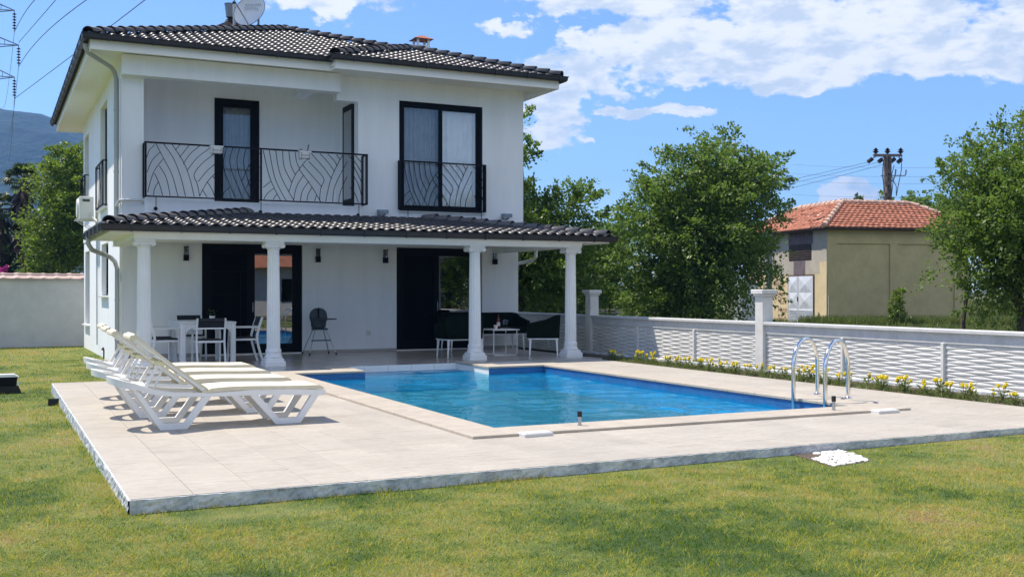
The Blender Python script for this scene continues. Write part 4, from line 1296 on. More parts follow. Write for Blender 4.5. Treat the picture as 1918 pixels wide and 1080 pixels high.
# ------------------------------------------------------------------ sun loungers
def rail_pts(top=True):
    if top: return [(.26,.512),(.34,.480),(.46,.44),(.66,.405),(1.02,.381),(1.25,.388),(1.49,.397),(1.9,.388),(2.31,.369)]
    return [(.26,.452),(.34,.42),(.46,.385),(.66,.355),(1.02,.339),(1.25,.338),(1.49,.337),(1.9,.325),(2.31,.304)]
def lounger(name, label, group):
    L = thing(name, label, 'sun lounger', (0,0,0), group)
    Wd = .66
    f = MB()
    for y0 in (0, Wd-.045):
        f.strip(rail_pts(), rail_pts(False), 'y', y0, y0+.045)
        # curled foot end of the rail
        f.strip([(2.31,.369),(2.345,.362)], [(2.31,.304),(2.345,.31)], 'y', y0, y0+.045)
    # D-shaped head loop, rim and top plate with its hand hole
    n = 18
    out = [(.26 - .26*math.sin(PI*i/n)*1.0, Wd/2 - (Wd/2)*math.cos(PI*i/n)) for i in range(n+1)]
    inn = [(.26 - .13*math.sin(PI*i/n), Wd/2 - (Wd/2-.10)*math.cos(PI*i/n)) for i in range(n+1)]
    zt = lambda x: .512 + (.26-x)*.26
    V = []; F = []
    for (ox_, oy_), (ix_, iy_) in zip(out, inn):
        V += [(ox_, oy_, zt(ox_)), (ix_, iy_, zt(ix_)-.002), (ox_+.006, oy_, zt(ox_)-.075), (ix_, iy_, zt(ix_)-.03)]
    for i in range(n):
        a, b = i*4, (i+1)*4
        F += [(a, a+1, b+1, b), (b+2, b, a, a+2)[::-1], (a+1, a+3, b+3, b+1), (a+2, b+2, b+3, a+3)]
    f.add(V, F)
    # cross members
    f.box(.26, .40, .045, Wd-.045, .455, .485)
    for x_ in (.98, 2.24): f.box(x_, x_+.05, .045, Wd-.045, .315, .36)
    f.build('frame', 'plastic', L)
    for y0 in (.004, Wd-.059):
        for (o, i_) in (([(.235,.452),(.52,0),(.80,0),(1.06,.342)], [(.31,.41),(.555,.065),(.765,.065),(.965,.338)]),
                        ([(1.48,.337),(1.77,0),(2.05,0),(2.27,.312)], [(1.575,.334),(1.805,.065),(2.015,.065),(2.18,.318)])):
            g = MB()
            for a in range(3):
                q = [o[a], o[a+1], i_[a+1], i_[a]]
                g.prism(q, 'y', y0, y0+.055)
            g.build('leg', 'plastic', L)
    # seat pad, gently wavy
    def pad(P0, P1, y0, y1, th, waves, amp, m, nm, sag=0, seed=0):
        n = 40; top = []; bot = []
        P0 = Vector(P0); P1 = Vector(P1); d = P1-P0; nr = Vector((-d.y, d.x)).normalized()
        for i in range(n+1):
            u = i/n
            o = amp*math.sin(u*waves*2*PI+.6) + .02*math.sin(PI*u)
            e = min(1, min(u, 1-u)*18+.35)
            p = P0 + d*u + nr*o
            top.append(tuple(p + nr*th*e)); bot.append(tuple(p))
        k = MB(); k.strip(top, bot, 'y', y0, y1)
        return k.build(nm, m, L, smooth=True)
    pad((1.00, .378), (2.325, .372), .005, Wd-.005, .045, 1.0, .008, 'cream', 'seat_sling')
    H = (1.00, .40); Tp = (.245, 1.005)
    d = Vector(Tp)-Vector(H); nr = Vector((d.y, -d.x)).normalized(); 
    if nr.x > 0 and False: nr = -nr
    # backrest frame rails and sling
    bf = MB()
    for y0 in (.02, Wd-.06):
        a = Vector(H); b = Vector(Tp)
        bf.bar((a.x, y0+.02, a.y), (b.x, y0+.02, b.y), .04, .035)
    for u in (.28, .62, .97):
        p = Vector(H)+d*u
        bf.bar((p.x, .03, p.y-.005), (p.x, Wd-.03, p.y-.005), .045, .02)
    bf.build('backrest_frame', 'plastic', L)
    nn = Vector((d.y, -d.x)).normalized()
    if nn.y < 0: nn = -nn
    k = MB(); top = []; bot = []
    for i in range(25):
        u = i/24
        p = Vector(H)+d*(u*1.015) + nn*(.018 - .012*math.sin(PI*u))
        top.append(tuple(p+nn*.020)); bot.append(tuple(p))
    k.strip(top, bot, 'y', .008, Wd-.008)
    k.build('backrest_sling', 'cream', L, smooth=True)
    e = Vector(Tp)
    k = MB(); k.tube([(e.x-.01, .01, e.y-.005), (e.x-.01, Wd-.01, e.y-.005)], .032, 8); k.build('head_roll', 'cream', L, smooth=True)
    # props under the backrest with their yellowed hinge blocks
    for y0 in (.07, Wd-.11):
        p = Vector(H)+d*.60
        g = MB(); g.bar((p.x-.02, y0, p.y-.02), (.37, y0, .475), .035, .03); g.bar((p.x+.03, y0+.04, p.y-.05), (.47, y0+.04, .45), .03, .02)
        g.build('prop', 'plastic', L)
        g = MB(); g.cbox(p.x-.07, p.x+.05, y0-.03, y0+.05, p.y-.065, p.y-.02, .012); g.build('hinge_block', 'plastic_old', L)
    g = MB(); p = Vector(H)+d*.60; g.bar((p.x-.03, .06, p.y-.05), (p.x-.03, Wd-.06, p.y-.05), .05, .03); g.build('prop_rail', 'plastic_old', L)
    for y0 in (.03, Wd-.03):
        g = MB(); g.tube([(.99, y0-.02, .385), (.99, y0+.02, .385)], .03, 8); g.build('pivot', 'plastic_old', L)
    return L
GL = 'sun loungers in a row on the sun deck'
l0 = lounger('sun_lounger', 'white sun lounger with cream seat nearest the camera, first of the row on the deck', GL)
l0.location = (1.12, 12.0, 0.001)
dup(l0, (1.06, 13.25, .001), label='second sun lounger from the camera, directly behind the nearest one')
dup(l0, (1.10, 14.50, .001), label='third sun lounger from the camera, between the second and the farthest')
dup(l0, (1.16, 15.75, .001), label='farthest sun lounger of the row, nearest the dining table and porch')

# ------------------------------------------------------------------ pool ladder, lids, studs
lad = thing('pool_ladder', 'polished steel pool ladder with two arched handrails at the right side of the pool', 'ladder', (10.4, 11.45, 0))
for (ia, oa) in (((9.88, 11.46), (10.60, 11.79)), ((9.88, 10.84), (10.59, 11.17))):
    ia = Vector((*ia, 0)); oa = Vector((*oa, 0))
    prof = [(0, -1.0), (0, -.3), (0, .40), (.02, .56), (.12, .70), (.30, .80), (.52, .835), (.73, .80), (.89, .70), (.98, .55), (1, .42), (1, .03)]
    pts = []
    pr_ = smooth_curve(prof, 3)
    for a, z in pr_:
        p = ia.lerp(oa, a); pts.append((p.x, p.y, z))
    h = MB(); h.tube(pts, .0285, 14); h.build('handrail', 'steel', lad, smooth=True)
    fl = MB(); fl.lathe([(.055, 0), (.055, .008), (.03, .022), (.026, .03)], (oa.x, oa.y, .03), 20); fl.build('flange', 'steel', lad, smooth=True)
for z in (-.30, -.55, -.80):
    MB().cbox(9.84, 9.92, 10.86, 11.44, z-.02, z, .006).build('rung', 'steel', lad)
def lid(x, y, label, rz=0):
    g = MB(); g.cbox(-.17, .17, -.085, .085, 0, .038, .008)
    h = MB(); h.cbox(-.15, .15, -.065, .065, .0385, .043, .003)
    t = thing('skimmer_lid', label, 'lid', (x, y, .0), 'white lids at the pool edge')
    a = bpy.data.objects.new('base', g.mesh('base', 'pvc')); COL.objects.link(a); a.parent = t
    a = bpy.data.objects.new('cover', h.mesh('cover', 'plastic')); COL.objects.link(a); a.parent = t
    t.rotation_euler = (0, 0, rz)
lid(5.08, 9.86, 'white plastic lid set into the near pool coping, beside the shorter steel post', R(2))
lid(9.92, 9.84, 'white plastic lid by the right end of the near pool coping')
def stub(x, y, h, label):
    t = thing('fence_socket', label, 'post', (x, y, .03), 'short steel posts on the pool edge')
    g = MB(); g.tube([(0,0,0), (0,0,h*.62)], .020, 12); g.lathe([(.028, 0), (.028, .006)], (0,0,0), 14)
    a = bpy.data.objects.new('tube', g.mesh('tube', 'chrome_grey')); COL.objects.link(a); a.parent = t
    g = MB(); g.tube([(0,0,h*.62), (0,0,h)], .027, 12)
    a = bpy.data.objects.new('cap', g.mesh('cap', 'rubber')); COL.objects.link(a); a.parent = t
stub(5.80, 10.2, .155, 'short black capped steel post on the middle of the near pool coping')
stub(9.36, 10.12, .175, 'taller black capped steel post on the coping in front of the pool ladder')

# ------------------------------------------------------------------ small things on the house
def wall_lamp(x, label):
    t = thing('wall_lamp', label, 'wall lamp', (x, GY, 2.2), 'black porch wall lamps')
    g = MB(); g.box(x-.055, x+.055, GY-.10, GY-.001, 2.20, 2.34); g.box(x-.035, x+.035, GY-.02, GY-.0015, 2.341, 2.52); g.build('housing', 'black_metal', t)
    g = MB(); g.tube([(x, GY-.065, 2.341), (x, GY-.065, 2.50)], .033, 12); g.build('glass_tube', 'glass_thin', t)
    g = MB()
    for dx in (-.042, .042): g.box(x+dx-.006, x+dx+.006, GY-.072, GY-.06, 2.341, 2.50)
    g.box(x-.05, x+.05, GY-.11, GY-.021, 2.501, 2.525); g.build('cage', 'black_metal', t)
wall_lamp(4.03, 'black wall lamp on the porch wall left of the left sliding door')
wall_lamp(7.13, 'black wall lamp on the porch wall above the grey high chair')
wall_lamp(8.85, 'black wall lamp just left of the right sliding door')
wall_lamp(11.87, 'black wall lamp on the porch wall above the sofa, by the right house corner')
def floodlight(x, z, label):
    t = thing('floodlight', label, 'floodlight', (x, UY, z), 'small floodlights above the porch roof')
    g = MB(); g.cbox(x-.14, x+.14, UY-.20, UY-.09, z-.045, z+.045, .01); g.build('housing', 'galv', t)
    g = MB(); g.box(x-.12, x+.12, UY-.205, UY-.2005, z-.035, z+.035); g.build('lens', 'glass_thin', t)
    g = MB(); g.box(x-.09, x-.07, UY-.12, UY-.001, z-.08, z-.05); g.box(x+.07, x+.09, UY-.12, UY-.001, z-.08, z-.05); g.box(x-.09, x+.09, UY-.03, UY-.002, z-.0801, z-.101); g.build('bracket', 'galv', t)
floodlight(8.64, 3.45, 'grey floodlight on the upper wall left of the big window')
floodlight(12.02, 3.46, 'grey floodlight on the upper wall near the right corner of the house')
MB_ = MB().cbox(8.36, 8.48, GY-.012, GY-.0005, .40, .52, .004)
single(MB_, 'wall_socket', 'pvc', 'small pale outdoor socket on the porch wall right of the high chair', 'socket', (8.42, GY, .4))
# air conditioner
ac = thing('air_conditioner', 'white outdoor air conditioning unit on brackets on the left house wall', 'air conditioner', (2.35, 31.4, 3.4))
MB().cbox(2.14, 2.50, 31.0, 31.85, 3.46, 4.06, .012).build('casing', 'ac', ac)
g = MB(); g.tube([(2.142, 31.5, 3.76), (2.10, 31.5, 3.76)], [.27, .25], 24); g.build('fan_grille', 'ac', ac)
g = MB(); g.box(2.22, 2.40, 30.985, 31.0, 3.92, 3.98); g.build('label_plate', 'dark_grille', ac)
for yy in (31.1, 31.7):
    g = MB(); g.bar((2.05, yy, 3.44), (2.60, yy, 3.44), .04, .03); g.bar((2.12, yy, 3.42), (2.60, yy, 3.12), .03, .02); g.build('bracket', 'ac', ac)
for k in (0, .05):
    g = MB(); g.tube([(2.42, 31.0+k, 3.62), (2.44, 30.8+k, 3.50), (2.56, 30.6+k, 3.35+k), (2.58, 30.3+k, 3.9+k)], .016, 6); g.build('hose', 'pvc', ac)
# flower boxes hanging on the balcony railing
def flower_box(x, label, twig):
    t = thing('flower_box', label, 'flower box', (x, 24.6, 4.56), 'white flower boxes on the balcony railing')
    g = MB(); g.prism([(24.50, 4.60), (24.66, 4.60), (24.67, 4.74), (24.47, 4.74)], 'x', x-.125, x+.125)
    g.cbox(x-.145, x+.145, 24.46, 24.675, 4.74, 4.765, .005); g.build('box', 'plastic', t)
    g = MB()
    for dx in (-.09, .09): g.tube([(x+dx, 24.70, 4.79), (x+dx, 24.455, 4.72), (x+dx, 24.455, 4.575), (x+dx, 24.68, 4.575)], .006, 4)
    for z in (4.58, 4.66): g.tube([(x-.1, 24.45, z), (x+.1, 24.45, z)], .006, 4)
    g.build('wire_hanger', 'black_metal', t)
    if twig:
        g = MB(); g.tube([(x+.03, 24.58, 4.76), (x+.08, 24.58, 4.80), (x+.10, 24.58, 4.88)], .012, 5); g.tube([(x-.02, 24.58, 4.76), (x-.10, 24.58, 4.82)], .012, 5)
        g.add([(x+.07,24.58,4.86),(x+.11,24.56,4.94),(x+.13,24.6,4.9)], [(0,1,2)]); g.build('cactus_stem', 'leaf_dark', t)
flower_box(4.56, 'left white flower box on the balcony railing, in front of the balcony door', False)
flower_box(6.58, 'right white flower box on the balcony railing with a dark dry twig', True)
# roof top: cowl, dish, chimney
dk = thing('roof_cowl', 'black sheet metal roof cowl with grey bucket and white mast near the roof peak', 'vent', (6.0, 29.4, 8.2))
g = MB(); g.add([(5.15, 28.7, 8.40), (6.45, 28.7, 8.45), (6.45, 30.2, 8.45), (5.15, 30.2, 8.40), (5.75, 29.2, 8.78), (6.3, 29.2, 8.80), (6.3, 29.8, 8.80), (5.75, 29.8, 8.78)], [(0,1,5,4),(1,2,6,5),(2,3,7,6),(3,0,4,7),(4,5,6,7)])
g.build('flashing', 'black_metal', dk)
g = MB(); g.lathe([(.33, 0), (.33, .15), (.27, .30), (.15, .38), (.02, .40)], (5.98, 29.4, 8.55), 16); g.build('dome', 'rubber', dk, smooth=True)
g = MB(); g.lathe([(.11, 0), (.15, .34), (.16, .36)], (5.80, 29.25, 8.88), 14); g.build('bucket', 'galv', dk)
g = MB(); g.tube([(5.86, 28.95, 8.30), (5.84, 28.9, 9.16)], .042, 10); g.build('mast', 'pvc', dk)
g = MB(); g.tube([(5.84, 28.9, 9.16), (5.84, 28.9, 9.22)], .05, 10); g.build('mast_cap', 'black_metal', dk)
dish = thing('satellite_dish', 'round satellite dish with faded lettering on its face above the roof ridge', 'satellite dish', (6.55, 29.0, 8.5))
# the dish axis looks to the front left and a little up
ax = Vector((-.30, -.93, .20)).normalized()
ux = Vector((0,0,1)).cross(ax).normalized(); uz = ax.cross(ux)
ccn = Vector((6.21, 28.75, 8.98))
roll = R(-38)
uu = ux*math.cos(roll) + uz*math.sin(roll); vv = -ux*math.sin(roll) + uz*math.cos(roll)
n = 40; V = []; F = []
rr = [0, .25, .5, .75, .92, 1.0]
for s_, off in ((0, 0), (1, -.012)):
    for r_ in rr:
        for k in range(n):
            a = 2*PI*k/n
            p = ccn + (uu*math.cos(a)*.40 + vv*math.sin(a)*.56)*r_*.86 + ax*(.10*r_*r_ - .05 + off)
            V.append(tuple(p))
m_ = len(rr)*n
for s_ in (0, 1):
    for j in range(len(rr)-1):
        for k in range(n):
            q = (s_*m_+j*n+k, s_*m_+j*n+(k+1) % n, s_*m_+(j+1)*n+(k+1) % n, s_*m_+(j+1)*n+k)
            F.append(q if s_ else q[::-1])
for k in range(n): F.append(((len(rr)-1)*n+k, (len(rr)-1)*n+(k+1) % n, m_+(len(rr)-1)*n+(k+1) % n, m_+(len(rr)-1)*n+k))
g = MB(); g.v = V; g.f = F; g.build('reflector', 'dish', dish, smooth=True)
g = MB(); g.tube([tuple(ccn + (uu*math.cos(2*PI*k/n)*.40 + vv*math.sin(2*PI*k/n)*.56)*.86 + ax*.045) for k in range(n)], .010, 5, closed=True); g.build('rim', 'galv', dish)
bot = ccn - uz*.42 + ax*.0
feed = ccn + ax*.55 - ux*.42 + uz*.16
g = MB(); g.tube([tuple(bot), tuple(feed)], .014, 6); g.build('feed_arm', 'galv', dish)
g = MB(); g.tube([tuple(feed - ax*.04), tuple(feed+ax*.05 + uz*.03)], .05, 8); g.tube([tuple(feed), tuple(feed - ux*.08 + uz*.06)], .035, 8); g.build('feed_horn', 'black_metal', dish)
g = MB(); g.tube([(6.50, 29.0, 8.3), (6.50, 28.97, 8.9), (6.3, 28.85, 8.98)], .03, 8); g.build('pole', 'galv', dish)
def text_obj(txt, size, loc, xdir, ydir, m, parent, name='lettering', ext=.0):
    cu = bpy.data.curves.new(name, 'FONT'); cu.body = txt; cu.size = size; cu.extrude = ext; cu.align_x = 'CENTER'
    tmp = bpy.data.objects.new('tmp_text', cu)
    COL.objects.link(tmp)
    dg = bpy.context.evaluated_depsgraph_get(); dg.update()
    me = bpy.data.meshes.new_from_object(tmp.evaluated_get(dg))
    bpy.data.objects.remove(tmp); me.name = name
    me.materials.clear(); me.materials.append(M[m])
    x = Vector(xdir).normalized(); y = Vector(ydir).normalized(); z = x.cross(y)
    T = Matrix((x, y, z)).transposed().to_4x4(); T.translation = Vector(loc) - wloc(parent)
    me.transform(T)
    o = bpy.data.objects.new(name, me); COL.objects.link(o); o.parent = parent
    return o
tx = (ux*-1); 
tdir = -ux if (-ux).dot(Rd) > 0 else ux
tup = (uz)
sl_ = (tdir + uz*.06).normalized()
text_obj('BAŞHAN', .10, ccn + ax*.03 + uz*.14 + tdir*.10, sl_, sl_.cross(ax)*-1 if (sl_.cross(ax)*-1).z > 0 else sl_.cross(ax), 'dish_ink', dish)
text_obj('DIGITAL', .10, ccn + ax*.02 + uz*.03 + tdir*.05, sl_, sl_.cross(ax)*-1 if (sl_.cross(ax)*-1).z > 0 else sl_.cross(ax), 'dish_ink', dish)
ch = thing('chimney', 'small white chimney with a red tile cap behind the right part of the roof', 'chimney', (11.59, 30, 7.3))
w = MB(); w.box(11.40, 11.80, 29.8, 30.2, 7.2, 8.84)
for a in (11.40, 11.74):
    for b_ in (29.8, 30.14): w.box(a, a+.06, b_, b_+.06, 8.8401, 9.02)
w.build('stack', 'stucco', ch)
w = MB(); w.add([(11.30,29.70,9.02),(11.90,29.70,9.02),(11.90,30.30,9.02),(11.30,30.30,9.02),(11.52,29.92,9.14),(11.68,29.92,9.14),(11.68,30.08,9.14),(11.52,30.08,9.14)], [(3,2,1,0),(0,1,5,4),(1,2,6,5),(2,3,7,6),(3,0,4,7),(4,5,6,7)])
w.build('cap', 'red_tile', ch)

# ------------------------------------------------------------------ porch furniture
tb = thing('dining_table', 'white dining table with rounded corner legs under the porch', 'table', (4.0, 23.2, 0))
TX0, TX1, TY0, TY1, TZ_ = 3.44, 4.56, 22.35, 24.10, .87
MB().cbox(TX0, TX1, TY0, TY1, TZ_-.03, TZ_, .006).build('table_top', 'white_metal', tb)
w = MB()
w.box(TX0+.02, TX1-.02, TY0+.02, TY0+.05, TZ_-.13, TZ_-.031); w.box(TX0+.02, TX1-.02, TY1-.05, TY1-.02, TZ_-.13, TZ_-.031)
w.box(TX0+.02, TX0+.05, TY0+.05, TY1-.05, TZ_-.13, TZ_-.031); w.box(TX1-.05, TX1-.02, TY0+.05, TY1-.05, TZ_-.13, TZ_-.031)
w.build('apron', 'white_metal', tb)
for xx, sx in ((TX0+.01, 1), (TX1-.01, -1)):
    for yy, sy in ((TY0+.01, 1), (TY1-.01, -1)):
        g = MB(); x1 = xx+sx*.10; y1 = yy+sy*.10
        g.cbox(min(xx, x1), max(xx, x1), min(yy, y1), max(yy, y1), 0, TZ_-.031, .01)
        c0 = (x1, TZ_-.13); pts = [c0, (x1+sx*.14, TZ_-.131)] + [(x1 + sx*(.14-.14*math.sin(a*PI/12)), TZ_-.27+.14*math.cos(a*PI/12)*1.0) for a in range(1, 7)]
        ya, yb2 = (min(yy, yy+sy*.03), max(yy, yy+sy*.03))
        g.prism(pts, 'y', ya+.001, yb2)
        g.build('leg', 'white_metal', tb)
def dining_chair(label, x, y, rz):
    c = thing('dining_chair', label, 'chair', (0,0,0), 'white dining chairs round the table')
    W = .27
    f = MB()
    f.box(-W, W, -.25, .25, .46, .50)
    f.build('seat_frame', 'white_metal', c)
    MB().cbox(-W+.03, W-.03, -.22, .24, .5005, .53, .01).build('seat', 'black_weave', c)
    for s in (-1, 1):
        g = MB(); prof = [(-.35, .95), (-.29, .78), (-.235, .55), (-.245, .42), (-.30, .2), (-.37, 0)]
        for a, b_ in zip(prof[:-1], prof[1:]): g.bar((s*(W+.005), a[0], a[1]), (s*(W+.005), b_[0], b_[1]), .032, .045)
        g.build('rear_leg', 'white_metal', c)
        g = MB(); g.bar((s*(W+.005), .23, .72), (s*(W+.01), .27, 0), .035, .04); g.build('front_leg', 'white_metal', c)
        g = MB(); g.cbox(s*W-.028, s*W+.028, -.28, .27, .725, .75, .006); g.build('armrest', 'white_metal', c)
    g = MB(); g.box(-W+.012, W-.012, -.300, -.270, .735, .765); g.build('back_rail', 'white_metal', c)
    g = MB()
    for i in range(13):
        xx = -W+.03 + i*(2*W-.06)/12
        g.bar((xx, -.285, .765), (xx, -.335, .94), .046, .012)
    g.bar((-W+.015, -.345, .925), (W-.015, -.345, .925), .03, .06)
    g.build('backrest', 'black_weave', c)
    c.location = (x, y, 0); c.rotation_euler = (0, 0, rz)
    return c
c0 = dining_chair('white dining chair with its back to the camera at the near table end', 3.98, 22.28, 0)
dup(c0, (3.22, 22.95, 0), R(-90), 'white dining chair on the left side of the table, the nearer of the two')
dup(c0, (3.22, 23.75, 0), R(-90), 'white dining chair on the left side of the table, the farther of the two')
dup(c0, (4.83, 23.0, 0), R(90), 'white dining chair on the right side of the table, beside the left sliding door')
dup(c0, (4.02, 24.62, 0), R(180), 'white dining chair at the far end of the table, seen over the table top')
pt = thing('potted_plant', 'small potted plant on the far edge of the dining table', 'plant', (4.35, 23.9, TZ_))
g = MB(); g.lathe([(.05, 0), (.065, .09), (.06, .09)], (4.35, 23.9, TZ_), 12); g.build('pot', 'ceramic', pt)
g = MB()
for i in range(26):
    a = random.uniform(0, 6.28); r_ = random.uniform(.02, .10); z = TZ_+.09+random.uniform(.0, .13)
    p = Vector((4.35+r_*math.cos(a), 23.9+r_*math.sin(a), z)); q = p+Vector((.05*math.cos(a), .05*math.sin(a), .03)); s_ = Vector((-math.sin(a), math.cos(a), 0))*.015
    g.add([p, (p+q)/2+s_, q, (p+q)/2-s_], [(0,1,2,3)])
g.build('foliage', 'leaf_dark', pt)
# high chair
hc = thing('high_chair', 'slate grey baby high chair with tray and splayed legs against the porch wall', 'high chair', (7.0, 24.7, 0))
hx, hy = 6.98, 24.72
V = []; F = []; n = 20; rows = [(.62, .12, .11), (.65, .17, .16), (.78, .185, .17), (.88, .215, .19), (.97, .205, .18), (1.04, .17, .14), (1.09, .10, .08), (1.105, .02, .02)]
g = MB()
for j, (z, rx_, ry_) in enumerate(rows):
    for k in range(n):
        a = 2*PI*k/n
        zz = z if (j < 3 or math.sin(a) > -.1) else .80 + (z-.80)*.25
        V.append((hx-.02+rx_*math.cos(a), hy+ry_*math.sin(a), zz))
for j in range(len(rows)-1):
    for k in range(n): F.append((j*n+k, j*n+(k+1) % n, (j+1)*n+(k+1) % n, (j+1)*n+k))
F.append(tuple(range(n-1, -1, -1)))
g.v = V; g.f = F; g.build('seat_shell', 'slate_plastic', hc, smooth=True)
g = MB(); g.prism([(hx+.11+.30*math.cos(a*PI/9)*(.9 if math.cos(a*PI/9) > 0 else 1.15), hy-.14+.19*math.sin(a*PI/9)) for a in range(18)], 'z', .83, .855); g.build('tray', 'slate_plastic', hc)
MB().cbox(hx-.17, hx+.17, hy-.16, hy+.10, .585, .625, .01).build('seat_base', 'slate_plastic', hc)
for sx, sy in ((-1,-1),(1,-1),(1,1),(-1,1)):
    a_ = Vector((hx+sx*.13, hy+sy*.10, .59)); b_ = Vector((hx+sx*.31, hy+sy*.30, .06)); 
    g = MB(); g.tube([tuple(a_), tuple(b_)], .013, 8); lg = g.build('leg', 'chrome_grey', hc)
    c_ = b_ + (b_-a_).normalized()*.06
    MB().tube([tuple(b_), tuple(c_)], .018, 8).build('foot', 'rubber', lg)
MB().cbox(hx-.23, hx+.23, hy-.22, hy-.12, .33, .355, .006).build('footrest', 'slate_plastic', hc)
# green lounge set
def armchair(label, W, loc, rz, depth=.78, cat='armchair', name='armchair', group='dark green armchairs by the coffee table'):
    c = thing(name, label, cat, (0,0,0), group)
    hb, ha = .95, .74
    # U-shaped shell: plan path (left front, left back, right back, right front)
    w2 = W/2; d2 = depth/2
    pa = [(-w2, d2, ha), (-w2, -d2+.25, ha+.10), (-w2+.02, -d2+.06, hb-.02), (-w2+.14, -d2, hb), (w2-.14, -d2, hb), (w2-.02, -d2+.06, hb-.02), (w2, -d2+.25, ha+.10), (w2, d2, ha)]
    V = []; F = []
    for x, y, h in pa:
        k = .91; kx, ky = x*k, y*.92
        ix, iy = x*(1-.09/w2) if abs(x) > w2-.2 else x, y+.09 if y < 0 else y
        V += [(kx, ky, .42), (x, y, h), (ix, iy, h-.005), (ix*.96, iy, .44)]
    for i in range(len(pa)-1):
        a, b_ = i*4, (i+1)*4
        F += [(a, b_, b_+1, a+1), (a+1, b_+1, b_+2, a+2), (a+2, b_+2, b_+3, a+3), (a+3, b_+3, b_, a)]
    F += [(0,1,2,3), tuple(len(V)-4+i for i in (3,2,1,0))]
    g = MB(); g.v = V; g.f = F; g.build('shell', 'green_uph', c)
    MB().cbox(-w2+.10, w2-.10, -d2+.08, d2-.01, .43, .58, .03).build('seat_cushion', 'green_uph', c)
    MB().cbox(-w2*.9, w2*.9, -d2*.88, d2*.93, .395, .42, .004).build('base_frame', 'white_metal', c)
    for sx in (-1, 1):
        for sy in (-1, 1):
            x, y = sx*(w2*.88-.03), sy*(d2*.85-.03)
            g = MB(); g.tube([(x, y, .395), (x+sx*.025, y+sy*.02, 0)], [.032, .017], 4); g.build('leg', 'white_metal', c)
    c.location = loc; c.rotation_euler = (0, 0, rz)
    return c
armchair('dark green armchair turned away from the camera, left of the coffee table', .98, (9.60, 22.40, 0), R(0))
armchair('dark green armchair right of the coffee table, turned towards the sofa', .85, (11.55, 22.0, 0), R(62))
sf = armchair('long dark green sofa against the porch wall behind the coffee table', 2.30, (11.25, 24.75, 0), R(180), cat='sofa', name='sofa', group=None)
ct_ = thing('coffee_table', 'white topped coffee table with thin metal legs between the armchairs', 'table', (10.8, 22.9, 0))
MB().cbox(10.45, 11.15, 22.45, 23.15, .585, .61, .005).build('table_top', 'white_metal', ct_)
for (xa_, ya_) in ((10.50, 22.50), (11.10, 22.50), (11.10, 23.10), (10.50, 23.10)):
    MB().box(xa_-.01, xa_+.01, ya_-.01, ya_+.01, .0, .584).build('leg', 'white_metal', ct_)
w = MB(); w.box(10.49, 11.11, 22.49, 22.51, .0005, .02); w.build('floor_rail', 'white_metal', ct_)
w = MB(); w.box(10.49, 11.11, 23.09, 23.11, .0005, .02); w.build('floor_rail', 'white_metal', ct_)
bt_ = thing('wine_bottle', 'dark red wine bottle with a pale label on the coffee table', 'bottle', (10.74, 22.75, .61))
g = MB(); g.lathe([(.037, 0), (.040, .01), (.040, .19), (.030, .23), (.015, .26), (.014, .32), (.017, .33)], (10.74, 22.75, .611), 16); g.build('glass_body', 'bottle', bt_, smooth=True)
g = MB(); g.lathe([(.0412, .07), (.0412, .16)], (10.74, 22.75, .611), 16); g.build('label', 'paper', bt_)
for gx, gy, lb in ((10.86, 22.70, 'wine glass standing closest to the bottle on the coffee table'), (10.96, 22.76, 'rightmost wine glass on the coffee table')):
    t = thing('wine_glass', lb, 'glass', (gx, gy, .61), 'wine glasses')
    g = MB(); g.lathe([(.034, 0), (.006, .006), (.005, .10)], (gx, gy, .611), 12); g.build('stem', 'glass_thin', t, smooth=True)
    g = MB(); g.lathe([(.006, .10), (.036, .13), (.042, .17), (.033, .22)], (gx, gy, .611), 14); g.build('bowl', 'glass_thin', t, smooth=True)
t = thing('candle_cup', 'white cup on the left part of the coffee table', 'cup', (10.60, 22.6, .61))
g = MB(); g.lathe([(.038, 0), (.050, .10), (.044, .10), (.03, .02)], (10.60, 22.60, .611), 14); g.build('cup', 'ceramic', t, smooth=True)

# garden spotlight on the lawn at the left
gl_ = thing('garden_floodlight', 'small black garden spotlight with white top on the lawn at the left edge', 'garden light', (.22, 19.4, -.16))
gx, gy, gz = .20, 19.4, lawn_z(.2, 19.4)
w = MB(); w.prism([(gx-.24, gz), (gx+.25, gz), (gx+.20, gz+.12), (gx-.20, gz+.12)], 'y', gy-.12, gy+.12); w.build('base', 'rubber', gl_)
w = MB(); w.prism([(gx-.17, gz+.12), (gx+.17, gz+.12), (gx+.19, gz+.27), (gx-.19, gz+.27)], 'y', gy-.09, gy+.09); w.build('body', 'black_metal', gl_)
w = MB(); w.prism([(gx-.21, gz+.271), (gx+.21, gz+.271), (gx+.14, gz+.315), (gx-.14, gz+.315)], 'y', gy-.11, gy+.11); w.build('lid', 'plastic', gl_)
w = MB(); w.box(gx+.19, gx+.21, gy-.11, gy-.09, gz+.13, gz+.2); w.box(gx-.2, gx-.13, gy-.115, gy-.10, gz+.12, gz+.16); w.build('clip', 'plastic', gl_)
w = MB(); w.prism([(.74, 16.85), (.90, 16.90), (.90, 16.80)], 'z', lawn_z(.8,16.8), lawn_z(.8,16.8)+.10)
single(w, 'cable_box', 'rubber', 'small black wedge sticking out of the left kerb into the grass', 'cable box', (.85, 16.85, lawn_z(.8,16.8)))
w = MB(); w.tube([(2.4, 27.0, -.25), (2.4, 27.0, .1)], .018, 8); w.tube([(2.4, 27.0, .1), (2.38, 26.95, .16), (2.35, 26.9, .12)], .02, 8)
single(w, 'garden_tap', 'rust', 'small dark garden tap beside the left house wall behind the loungers', 'tap', (2.4, 27, -.25))
